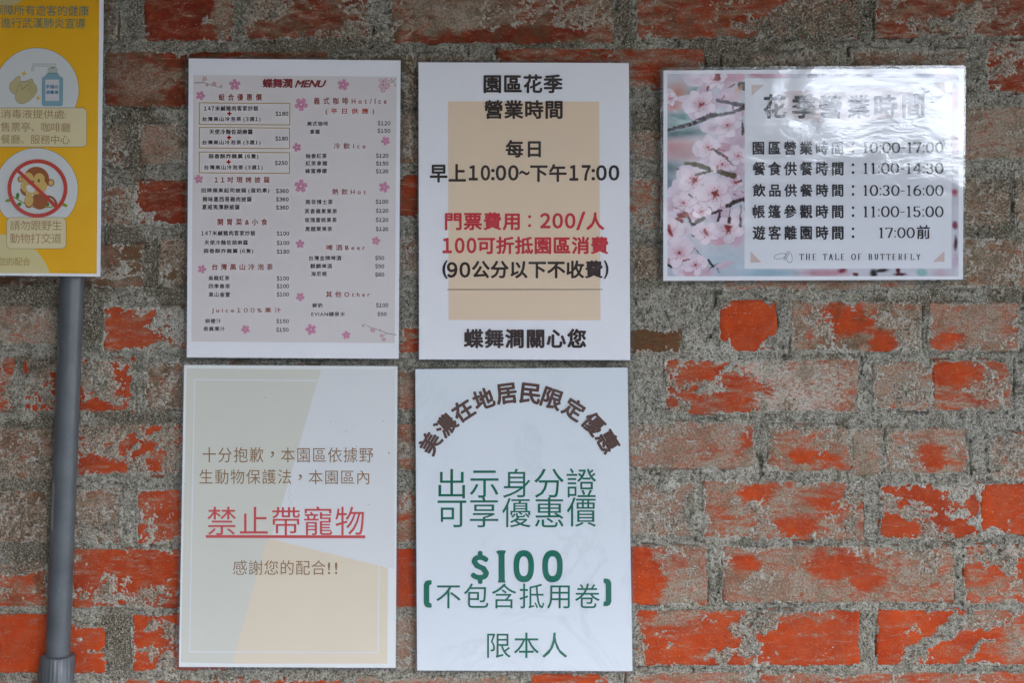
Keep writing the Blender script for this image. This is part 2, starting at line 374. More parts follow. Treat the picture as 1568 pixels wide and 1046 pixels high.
WHITE = [(1240,590,82,46,0,.60),(1150,560,40,18,-10,.45),(1200,620,60,12,0,.45),(1558,985,14,26,0,.22),(1540,1000,30,8,30,.4),(1548,898,22,10,10,.35),(1400,860,60,10,0,.2),(1500,40,50,10,20,.2),(255,318,18,22,-30,.25),(345,20,12,40,10,.3),(1290,905,60,7,0,.25)]
STAIN = [(165,395,55,38,0,.8),(275,420,40,40,0,.8),(215,205,25,50,0,.6),(60,860,70,30,0,.45),(200,985,40,60,0,.6),(165,970,25,20,0,.5),(40,710,60,70,0,.3),(150,660,50,20,0,.3),(1260,30,80,30,10,.7),(1225,15,60,25,0,.5),
 (1100,90,60,30,0,.5),(1400,470,60,18,0,.7),(1510,380,60,60,0,.5),(1520,300,50,30,0,.45),(626,130,14,28,0,.6),(626,220,14,40,0,.5),(1420,110,70,14,0,.5),(1290,545,22,10,0,.7),(1285,655,22,12,0,.6),(1095,645,16,10,0,.5),
 (980,420,20,60,0,.3),(990,190,30,30,0,.35),(470,70,90,12,0,.4),(800,70,80,10,0,.4),(955,30,16,40,0,.5),(220,640,60,16,0,.4),(70,560,60,12,0,.35),(140,480,20,50,0,.4),(40,450,60,20,0,.5),(985,945,9,50,12,.6),
 (1240,500,20,24,0,.3),(40,800,60,40,0,.5),(160,800,24,24,0,.5),(1545,460,30,16,0,.6),(60,655,50,12,0,.4)]
PALE = [(1480,780,60,30,-20,.6),(1450,765,30,14,0,.4),(1120,720,70,14,5,.45),(1100,850,26,30,0,.4),(1022,741,14,14,0,.5),(1067,797,12,12,0,.4),(1130,545,60,20,0,.35),(1100,590,20,30,0,.3),(1060,520,60,26,0,.3),(1340,535,60,10,0,.35),(1390,705,80,12,0,.2),(1280,545,30,14,0,.2),(1480,380,30,14,30,.5),(1250,1000,1,1,0,0),(1158,1023,7,8,0,1.0),(240,500,60,30,0,.35),(250,320,40,26,0,.4),(240,800,20,60,0,.3),(1315,850,60,8,0,.2),(200,430,50,14,0,.35)]

def paint(px, py, lst, seed):
    out = np.zeros_like(px)
    wx = px + 9*fbm(px, py, 26, seed, 5); wy = py + 8*fbm(px, py, 22, seed+50, 5)
    for (cx, cy, rx, ry, a, v) in lst:
        c, s = math.cos(math.radians(a)), math.sin(math.radians(a))
        dx = wx - cx; dy = -(wy - cy)
        u = (dx*c + dy*s)/rx; w = (-dx*s + dy*c)/ry
        out += v*1.15*np.clip((1.65 - np.sqrt(u*u + w*w))/1.15, 0, 1)
    return out

BR = [(a-2, b-2, c+2, d+2, *r_) for (a, b, c, d, *r_) in BR]
# ---- mortar: one height field that swells over the bricks in smears
def axis(lo, fa, fb, hi, fine, coarse):
    return np.concatenate([np.arange(lo, fa, coarse), np.arange(fa, fb, fine), np.arange(fb, hi+coarse, coarse)])
gx = axis(-545, -40, 1610, 2060, 1.42, 6.0)
gy = axis(-345, -30, 1076, 1430, 1.42, 6.0)
PX, PY = np.meshgrid(gx, gy)                     # rows = y
PX = PX.astype(np.float32); PY = PY.astype(np.float32)
edge = np.full(PX.shape, -40.0, np.float32)      # px inside the nearest brick (negative in the joint)
base = np.zeros(PX.shape, np.float32)
wobx = 2.4*fbm(PX, PY, 34, 11, 3); woby = 2.4*fbm(PX, PY, 34, 14, 3)
for (x0, y0, x1, y1, cov, hz, gr, hu) in BR:
    i0, i1 = np.searchsorted(gx, (x0-14, x1+14)); j0, j1 = np.searchsorted(gy, (y0-14, y1+14))
    if i1 <= i0 or j1 <= j0: continue
    qx = PX[j0:j1, i0:i1] + wobx[j0:j1, i0:i1]; qy = PY[j0:j1, i0:i1] + woby[j0:j1, i0:i1]
    e = np.minimum(np.minimum(qx-x0, x1-qx), np.minimum(qy-y0, y1-qy))
    sub = edge[j0:j1, i0:i1]; m = e > sub
    sub[m] = e[m]; base[j0:j1, i0:i1][m] = cov
smear = 1.0*fbm(PX, PY, 42, 21, 4, math.radians(-20), 1.8) + 0.85*fbm(PX, PY, 11, 31, 4, math.radians(-28), 1.7) + 0.55*fbm(PX, PY, 4.0, 41, 2)
cover = np.where(base > 0, base*0.45, base) + paint(PX, PY, COVER, 71) + 1.15*np.exp(-np.clip(edge, 0, 200)/3.2) + smear*0.95
joint = 0.10 + 1.0*fbm(PX, PY, 60, 51, 3) + 0.5*fbm(PX, PY, 14, 55, 3)
h = np.where(edge > 0, np.clip(cover, -2.4, 1.1), 0)
t = np.clip((edge + 3)/4, 0, 1); t = t*t*(3-2*t)
joint_h = np.clip(joint, -2.2, 1.6)
h = h*t + joint_h*(1-t)
lump = np.zeros_like(h)
for (cx, cy, r, a) in [(1020,742,15,4.5),(1067,797,15,5.5),(1062,768,11,3.0),(1540,842,16,3.0),(1158,1023,7,2.0),(205,598,5,2.0),(1262,722,6,1.5)]:
    lump += a*np.clip(1-((PX-cx)**2+(PY-cy)**2)/r**2, 0, 1)
pit = np.zeros_like(h)
for (cx, cy, rx, ry, a) in [(758,79,10,4,5),(1378,57,22,3,4),(1388,62,6,3,4),(207,549,5,5,5),(262,452,6,4,4),(1092,449,10,2.5,3),(1094,464,2,8,4),(1160,703,3,9,4),(1162,722,4,3,4),(562,72,3,3,4),(1318,800,4,26,2.5),(1322,830,4,14,2.5),(1062,820,3,3,4),(1238,828,8,4,3),(1310,476,9,2,2.5),(70,690,4,5,4),(30,730,5,3,3),(1456,905,3,14,3),(1095,880,5,26,1.5),(1186,480,3,18,2.5),(627,152,2,2,3),(1505,830,10,2,2),(628,266,3,2,3)]:
    pit += a*np.clip(1.4-np.sqrt(((PX-cx+2.5*wobx)/rx)**2+((PY-cy+2.5*woby)/ry)**2), 0, 1)
crev = np.exp(-((edge+1.5)/1.7)**2)*np.clip(fbm(PX, PY, 30, 190, 4)*2.2-.55, 0, 1)*3.6
holes = np.clip(fbm(PX, PY, 5.5, 195, 3)-0.82, 0, 1)*14
sand = 0.26*fbm(PX, PY, 2.6, 61, 2) + 0.40*fbm(PX, PY, 7, 65, 2)
hm = (h*1.0 + sand*np.clip(h+1.2, 0, 1) + lump - 2.2*pit - crev - holes*(h > -1)) * 0.001       # metres towards the viewer
xw = (PX-784)*S; zw = ZC + (523-PY)*S
V = np.stack([xw, -hm, zw], -1).reshape(-1, 3)
ny, nx = PX.shape
idx = np.arange(ny*nx, dtype=np.int32).reshape(ny, nx)
q = np.stack([idx[:-1,:-1], idx[1:,:-1], idx[1:,1:], idx[:-1,1:]], -1)
hmax = np.maximum(np.maximum(hm[:-1,:-1], hm[1:,:-1]), np.maximum(hm[1:,1:], hm[:-1,1:]))
inside = np.minimum(edge[:-1,:-1], edge[1:,1:]) > 3
F = q[~(inside & (hmax < -0.0012))]
me = mesh_np('mortar', V, F, True)
def fattr(me, name, arr):
    a = me.attributes.new(name, 'FLOAT', 'POINT'); a.data.foreach_set('value', np.ascontiguousarray(arr, dtype=np.float32).ravel())
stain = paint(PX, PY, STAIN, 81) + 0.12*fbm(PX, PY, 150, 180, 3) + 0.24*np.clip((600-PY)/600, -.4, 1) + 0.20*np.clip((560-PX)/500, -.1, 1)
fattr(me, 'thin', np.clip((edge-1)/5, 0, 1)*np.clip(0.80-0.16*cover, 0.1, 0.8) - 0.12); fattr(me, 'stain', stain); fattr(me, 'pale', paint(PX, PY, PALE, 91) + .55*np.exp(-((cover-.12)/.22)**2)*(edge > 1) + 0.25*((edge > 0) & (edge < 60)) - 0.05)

wall = empty('brick_wall', (0, 0, 0), label='old red brick wall smeared with grey sandy mortar, carrying all the notices', cat='wall')
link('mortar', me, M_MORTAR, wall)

# ---- bricks, each its own mesh
for bi, (x0, y0, x1, y1, cov, hz, gr, hu) in enumerate(BR):
    inframe = x1 > -60 and x0 < 1630 and y1 > -50 and y0 < 1100
    st = 3.2 if inframe else 12.0
    nxx = max(3, int((x1-x0)/st)+1); nyy = max(3, int((y1-y0)/st)+1)
    bx, by = np.meshgrid(np.linspace(x0-1, x1+1, nxx), np.linspace(y0-1, y1+1, nyy))
    bx = bx.astype(np.float32); by = by.astype(np.float32)
    e = np.minimum(np.minimum(bx-x0+1, x1+1-bx), np.minimum(by-y0+1, y1+1-by))
    hh = 0.22*fbm(bx, by, 60, 100+bi, 3) + 0.10*fbm(bx, by, 9, 300+bi, 2) - 1.8*np.exp(-np.clip(e,0,99)/2.0)
    hh *= 0.001
    v = np.stack([(bx-784)*S, -hh, ZC+(523-by)*S], -1).reshape(-1, 3)
    cxy = np.array([((x0+x1)/2-784)*S, 0, ZC+(523-(y0+y1)/2)*S])
    ii = np.arange(nxx*nyy).reshape(nyy, nxx)
    f = np.stack([ii[:-1,:-1], ii[1:,:-1], ii[1:,1:], ii[:-1,1:]], -1).reshape(-1, 4)
    # sides going 30 mm into the wall
    ring = np.concatenate([ii[0,:-1], ii[:-1,-1], ii[-1,:0:-1], ii[:0:-1,0]])
    back = v[ring].copy(); back[:,1] = 0.03
    n0 = len(v); k = len(ring); rb = np.arange(n0, n0+k)
    f2 = np.stack([ring, np.roll(ring,-1), np.roll(rb,-1), rb], -1)
    vv = np.concatenate([v, back]) - cxy
    bm = mesh_np('brick', vv, np.concatenate([f, f2]), True)
    ax = np.concatenate([bx.ravel(), bx.ravel()[ring]]); ay = np.concatenate([by.ravel(), by.ravel()[ring]])
    r = random.Random(bi)
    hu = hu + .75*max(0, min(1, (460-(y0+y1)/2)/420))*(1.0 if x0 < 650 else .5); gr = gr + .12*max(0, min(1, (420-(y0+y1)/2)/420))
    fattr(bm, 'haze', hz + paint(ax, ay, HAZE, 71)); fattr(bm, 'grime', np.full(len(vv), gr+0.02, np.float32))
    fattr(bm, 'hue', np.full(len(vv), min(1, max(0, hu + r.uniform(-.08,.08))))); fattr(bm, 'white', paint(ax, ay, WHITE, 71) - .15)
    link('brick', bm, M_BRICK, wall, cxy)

# ---- the wall beyond the picture: plain courses joined into one part, on a mortar slab
Vv, Ff = [], []
XL, XR = (-540-784)*S, (2050-784)*S
ZT, ZB = ZC+(523+338)*S, ZC+(523-1422)*S
rr = random.Random(5)
zrow = 0.03; kk = 0
while zrow < 2.12:
    x = -2.6 - (kk % 2)*0.11
    while x < 3.0:
        w = 0.213
        inner = (zrow+0.054 > ZB and zrow < ZT and x+w > XL and x < XR)
        if not inner:
            o = rr.uniform(-.0012, .0012)
            box_vf(x, -0.001+o, zrow, x+w, 0.03, zrow+0.054, Vv, Ff)
        x += w + 0.017
    zrow += 0.0625; kk += 1
om = mesh_np('brick_courses', Vv, Ff)
for n_, v_ in (('haze', .45), ('grime', .15), ('hue', .35), ('white', -.2)): fattr(om, n_, np.full(len(Vv), v_))
tag(link('brick_courses', om, M_BRICK, wall), kind='stuff')
Vv, Ff = [], []
box_vf(-2.7, 0.004, 0, 3.1, 0.22, 2.285, Vv, Ff)
sm = mesh_np('mortar_bed', Vv, Ff); fattr(sm, 'stain', np.zeros(8)); fattr(sm, 'pale', np.zeros(8)); fattr(sm, 'thin', np.zeros(8))
link('mortar_bed', sm, M_MORTAR, wall)

# ------------------------------------------------------------------ the porch and garden the wall looks out on, plus added light blockers
def simple_mat(name, col, rough=0.8, spec=0.3, noise=0.0, nscale=20, bumpd=0.0):
    m, nt, P = new_mat(name); b = NB(nt)
    P.inputs['Roughness'].default_value = rough; P.inputs['Specular IOR Level'].default_value = spec
    if noise:
        n = b.noise(b.pos(), nscale, 5, 0.6)
        c = b.mix(b.mrange(n, .3, .7), tuple(q*(1-noise) for q in col), tuple(min(1, q*(1+noise)) for q in col))
        nt.links.new(c, P.inputs['Base Color'])
        if bumpd: nt.links.new(b.bump(n, .6, bumpd), P.inputs['Normal'])
    else: P.inputs['Base Color'].default_value = (*col, 1)
    return m
def boxes(name, lst, mat, parent=None, **kw):
    V_, F_ = [], []
    for bb in lst: box_vf(*bb, V_, F_)
    o = link(name, mesh_np(name, V_, F_), mat, parent)
    return tag(o, **kw)
boxes('ground', [(-60, -80, -0.3, 60, 0.3, 0.0)], simple_mat('garden_gravel', (0.074, 0.078, 0.086), .95, .2, .35, 3, .01), kind='structure')
boxes('pavement', [(-2.7, -2.4, 0.0, 3.1, 0.0, 0.10)], simple_mat('porch_slate', (0.066, 0.070, 0.078), .9, .2, .15, 9, .003), kind='structure')
roof = empty('porch_roof', (0, 0, 2.25), label='timber porch roof sheltering the brick wall', cat='roof')
def relp(o, par):      # keep world placement under an Empty
    o.parent = par; o.location = -Vector(par.location); return o
M_TIM = simple_mat('dark_timber', (0.10, 0.065, 0.04), .7, .3, .3, 14, .001)
relp(boxes('roof_panel', [(-2.7, -1.4, 2.29, 3.1, 0.3, 2.35)], simple_mat('ceiling_board', (0.11, 0.085, 0.06), .8, .2, .2, 8)), roof)
for k in range(9):
    x = -2.5 + k*0.66
    relp(boxes('beam', [(x-.03, -1.38, 2.20, x+.03, 0.28, 2.287)], M_TIM), roof)
relp(boxes('eave_board', [(-2.7, -1.43, 2.145, 3.1, -1.402, 2.36)], M_TIM), roof)
side = boxes('side_blocker', [(-0.92, -1.36, 0.101, -0.74, -0.004, 2.285)], simple_mat('side_blocker_dark', (0.10, 0.09, 0.08), .9, .2, .15, 5), label='unseen added wall shading the left part of the brick wall', cat='wall')  # added out of view, close and dark, to shade the wall's left end
for k, x in enumerate((-2.5, 2.95)):
    boxes('porch_post', [(x-.05, -1.37, .10, x+.05, -1.27, 2.199)], M_TIM,
          label=('square timber post at the left end of the porch eave', 'square timber post at the right end of the porch eave')[k], cat='post', group='posts under the porch eave')

M_LEAF = simple_mat('leaf_green', (0.058, 0.078, 0.036), .55, .4, .45, 1.4)
M_BARK = simple_mat('bark', (0.12, 0.09, 0.06), .9, .2, .3, 12, .01)
def tree(x, y, hgt, rad, seed, label, zlow):
    r = np.random.RandomState(seed)
    root = empty('garden_tree', (x, y, 0), label=label, cat='tree', group='trees across the garden')
    V_, F_ = [], []
    def limb(p, q_, r0, r1):
        p = Vector(p); q_ = Vector(q_); d = (q_-p).normalized(); u = d.orthogonal().normalized(); w = d.cross(u)
        b_ = len(V_)
        for (c, rad_) in ((p, r0), (q_, r1)):
            for k in range(7):
                a = k*2*math.pi/7; V_.append(tuple(c + (u*math.cos(a)+w*math.sin(a))*rad_))
        for k in range(7): F_.append((b_+k, b_+(k+1)%7, b_+7+(k+1)%7, b_+7+k))
    limb((0,0,-.05), (0.05,0.02,hgt*.5), .13, .09); limb((0.05,0.02,hgt*.5), (0,0,hgt*.85), .09, .03)
    for k in range(7):
        a = k*2.4; z = hgt*(.25+.08*k); limb((0.03,0,z), (rad*.7*math.cos(a), rad*.7*math.sin(a), z+.5), .05, .015)
    link('trunk', mesh_np('trunk', V_, F_), M_BARK, root)
    nc = int(150*rad); n = 60
    zc = zlow + (hgt-zlow)*r.rand(nc)**.9
    prof = np.sqrt(np.clip(1-((zc-(hgt+zlow)/2)/((hgt-zlow)/2))**2, 0.05, 1))
    a = r.rand(nc)*6.283; rr_ = np.sqrt(r.rand(nc))*rad*prof
    cen = np.stack([rr_*np.cos(a), rr_*np.sin(a), zc], -1)
    P_ = (cen[:,None,:] + r.randn(nc, n, 3)*0.17).reshape(-1, 3)
    m = len(P_); u = r.randn(m, 3); u /= np.linalg.norm(u, axis=1)[:,None]
    w = np.cross(u, r.randn(m, 3)); w /= np.linalg.norm(w, axis=1)[:,None]
    L_ = (.065+.05*r.rand(m))[:,None]
    vv = np.stack([P_-u*L_, P_+w*L_*.45, P_+u*L_, P_-w*L_*.45], 1).reshape(-1, 3)
    link('crown', mesh_np('crown', vv, np.arange(m*4).reshape(-1, 4)), M_LEAF, root)
TREES = [(-6.4,-8.0,6.8,2.1,1,'leafy tree at the far left of the garden',.7),(-3.4,-7.4,7.0,2.0,2,'round crowned tree left of the porch view',.5),
         (-0.9,-7.6,7.2,1.9,3,'dense tree straight across from the notices',.4),(0.85,-8.6,6.4,1.5,4,'narrow tree just left of the gap in the garden',.4),
         (3.0,-8.6,3.1,1.6,5,'low bush filling the foot of the gap',.0),(5.2,-9.6,2.6,1.7,6,'second low bush right of the gap',.0),
         (9.6,-8.2,6.6,1.7,7,'tall leafy tree at the right of the garden',.5),(-2.2,-10.6,7.4,2.2,10,'tall tree standing behind the round crowned tree',.3),(-5.2,-11.0,7.4,2.2,11,'tall tree behind the left part of the garden',.3),(0.1,-11.2,7.0,1.7,12,'tree behind the narrow tree beside the gap',.3),(-9.5,-9,6,2.2,8,'tree beyond the left end of the garden',.6),(13.5,-10,6,2.2,9,'tree beyond the right end of the garden',.6)]  # three rear trees added to fill leaf gaps and darken the left
for t_ in TREES: tree(*t_)
hr = np.random.RandomState(77); nh = 26000
Pq = np.stack([hr.rand(nh)*36-18, -12.5+hr.randn(nh)*.35, hr.rand(nh)**.8*2.9], -1)
uq = hr.randn(nh, 3); uq /= np.linalg.norm(uq, axis=1)[:,None]; wq = np.cross(uq, hr.randn(nh, 3)); wq /= np.linalg.norm(wq, axis=1)[:,None]
Lq = (.08+.07*hr.rand(nh))[:,None]
hv = np.stack([Pq-uq*Lq, Pq+wq*Lq*.6, Pq+uq*Lq, Pq-wq*Lq*.6], 1).reshape(-1, 3)
hedge = empty('hedge', (0, -12.5, 0), label='unseen hedge added across the far side of the garden as a dark backdrop', cat='hedge')  # added to close the horizon and darken what the film reflects
link('hedge_foliage', mesh_np('hedge_foliage', hv+np.array([0,12.5,0]), np.arange(nh*4).reshape(-1, 4)), M_LEAF, hedge)

# ------------------------------------------------------------------ the grey pipe on the wall
def mat_pipe():
    m, nt, P = new_mat('grey_pvc'); b = NB(nt); p = b.pos()
    streak = b.noise(b.mapping(p, scale=(1, 1, .12)), 420, 5, .65)
    n = b.noise(p, 30, 4, .6)
    c = b.mix(b.mrange(n, .3, .7), (0.062, 0.071, 0.079), (0.095, 0.106, 0.114))
    wear = b.attr('wear')
    wf = b.math('ADD', wear, b.math('MULTIPLY', b.math('SUBTRACT', streak, .5), 1.5))
    c = b.mix(b.mrange(wf, .45, .62, 0, .75), c, (0.27, 0.27, 0.235))
    dust = b.noise(p, 500, 2, .6)
    c = b.mix(b.mrange(dust, .68, .76, 0, .3), c, (.4,.4,.37))
    nt.links.new(c, P.inputs['Base Color']); P.inputs['Roughness'].default_value = .42
    nt.links.new(b.mrange(wf, .4, .6, .36, .75), P.inputs['Roughness'])
    nt.links.new(b.bump(streak, .15, .0006), P.inputs['Normal'])
    return m
M_PIPE = mat_pipe()
def tube(name, pts, rads, mat, parent, seg=48, wear=None):
    V_, F_, Wv = [], [], []
    for i, (p, r_) in enumerate(zip(pts, rads)):
        p = Vector(p); d = (Vector(pts[min(i+1, len(pts)-1)]) - Vector(pts[max(i-1, 0)])).normalized()
        u = Vector((1, 0, 0)) - d*d.x; u.normalize(); w = d.cross(u)
        for k in range(seg):
            a = 2*math.pi*k/seg
            rk = r_ if not callable(r_) else r_(a)
            q_ = p + (u*math.cos(a)+w*math.sin(a))*rk
            V_.append(tuple(q_)); Wv.append(wear(q_, a) if wear else 0)
    n = len(pts)
    for i in range(n-1):
        for k in range(seg):
            a_ = i*seg+k; b_ = i*seg+(k+1)%seg
            F_.append((a_, b_, b_+seg, a_+seg))
    me_ = mesh_np(name, V_, F_, True); fattr(me_, 'wear', np.array(Wv))
    return link(name, me_, mat, parent)
PD = 0.0165
pr = 0.0113
def pipe_pt(py):
    return W(110.5 - (py-430)*0.0385, py, PD)
pipe = empty('drain_pipe', (0,0,0), label='grey plastic pipe running down the wall under the yellow notice', cat='pipe')
ys = list(np.linspace(-420, 1008, 130))
def wear_fn(q_, a):
    py = 523 - (q_.z-ZC)/S
    v = -0.3
    front = math.sin(a)      # w axis direction
    return v
def wear_pipe(q_, a):
    py = 523 - (q_.z-ZC)/S; px = 784 + q_.x/S
    c = 110.5-(py-430)*0.0385; u = (px-c)/17.5
    y_out = q_.y < -PD
    if not y_out: return -.5
    v = -.35
    if 522 < py < 1e9 and 522 < py < 640 and -.75 < u < .05: v = .55
    if 640 <= py < 730 and -.3 < u < .05: v = .3
    if 735 < py < 812 and -.55 < u < .15: v = .72
    return v
tube('pipe', [pipe_pt(y) for y in ys], [pr]*len(ys), M_PIPE, pipe, wear=wear_pipe)
def rib(a): return 0.0156 + (0.0004 if (int(a*26/math.pi) % 2) else 0)
cp = [pipe_pt(y) for y in (1003, 1003.5, 1005, 1060, 1130, 1131)]
tube('coupling', cp, [pr+.0002, .0146, rib, rib, rib, pr], M_PIPE, pipe, seg=104)
cc = [pipe_pt(1020)+Vector((-.0155, 0, 0)), pipe_pt(1022)+Vector((-.0155, 0, 0)), pipe_pt(1130)+Vector((-.0155, 0, 0))]
tube('clip', cc, [.0006, .0032, .0032], M_PIPE, pipe, seg=16)
boxes('pipe_clamp', [(pipe_pt(-120).x-.018, -.006, ZC+(523+130)*S, pipe_pt(-120).x+.018, .012, ZC+(523+110)*S)], M_PIPE, pipe)

# ------------------------------------------------------------------ notices
def srgb(r, g, b):
    f = lambda c: (c/255/12.92 if c/255 <= .04045 else ((c/255+.055)/1.055)**2.4)
    return (f(r), f(g), f(b))
def film_nodes(b, P, wob, seed):
    p = b.mapping(b.pos(), loc=(seed*3.1, 0, seed*1.7))
    big = b.noise(p, 5.5, 3, .5)
    med = b.noise(b.mapping(p, scale=(1, 1, 2.2)), 42, 4, .62, .8)
    fine = b.noise(p, 260, 2, .5)
    h = b.math('ADD', b.math('MULTIPLY', big, 3.0*wob), b.math('ADD', b.math('MULTIPLY', med, .13*wob), b.math('MULTIPLY', fine, .010)))
    n = b.bump(h, 1.0, .0016)
    return n
MC = {}
def print_mat(col, sheet, wob, vcol=False, tint=None, name=None):
    """ink or paper under a glossy laminating film"""
    key = (tuple(round(c, 4) for c in col), sheet, vcol, tint is not None)
    if key in MC: return MC[key]
    m, nt, P = new_mat(name or 'laminated_print'); b = NB(nt); p = b.pos()
    fib = b.noise(p, 900, 2, .5)
    c = b.mix(b.mrange(fib, .3, .7, 0, .05), tuple(col), (.3, .3, .32))
    cl = b.noise(p, 12, 4, .6)
    c = b.mix(b.mrange(cl, .42, .75, 0, .07), c, (.40, .40, .44))
    if vcol: c = b.attr('paint', out='Color')
    if tint is not None: c = tint(b, p, c)
    nt.links.new(c, P.inputs['Base Color'])
    P.inputs['Roughness'].default_value = .6; P.inputs['Specular IOR Level'].default_value = .1
    P.inputs['Coat Weight'].default_value = 1; P.inputs['Coat Roughness'].default_value = .035; P.inputs['Coat IOR'].default_value = 1.66
    nt.links.new(film_nodes(b, P, wob, sheet), P.inputs['Coat Normal'])
    MC[key] = m
    return m
def rim_mat(sheet, wob):
    m = bpy.data.materials.new('laminate_film'); m.use_nodes = True; nt = m.node_tree; b = NB(nt)
    nt.nodes.remove(nt.nodes['Principled BSDF']); out = nt.nodes['Material Output']
    tr = b.node('ShaderNodeBsdfTransparent'); tr.inputs[0].default_value = (.90, .91, .92, 1)
    gl = b.node('ShaderNodeBsdfGlossy'); gl.inputs['Roughness'].default_value = .12
    df = b.node('ShaderNodeBsdfDiffuse'); df.inputs[0].default_value = (.6, .62, .65, 1)
    n = film_nodes(b, None, wob, sheet); nt.links.new(n, gl.inputs['Normal'])
    fr = b.node('ShaderNodeFresnel'); fr.inputs[0].default_value = 1.6; nt.links.new(n, fr.inputs['Normal'])
    m1 = b.node('ShaderNodeMixShader'); nt.links.new(fr.outputs[0], m1.inputs[0]); nt.links.new(tr.outputs[0], m1.inputs[1]); nt.links.new(gl.outputs[0], m1.inputs[2])
    m2 = b.node('ShaderNodeMixShader'); m2.inputs[0].default_value = .03; nt.links.new(m1.outputs[0], m2.inputs[1]); nt.links.new(df.outputs[0], m2.inputs[2])
    nt.links.new(m2.outputs[0], out.inputs['Surface'])
    return m

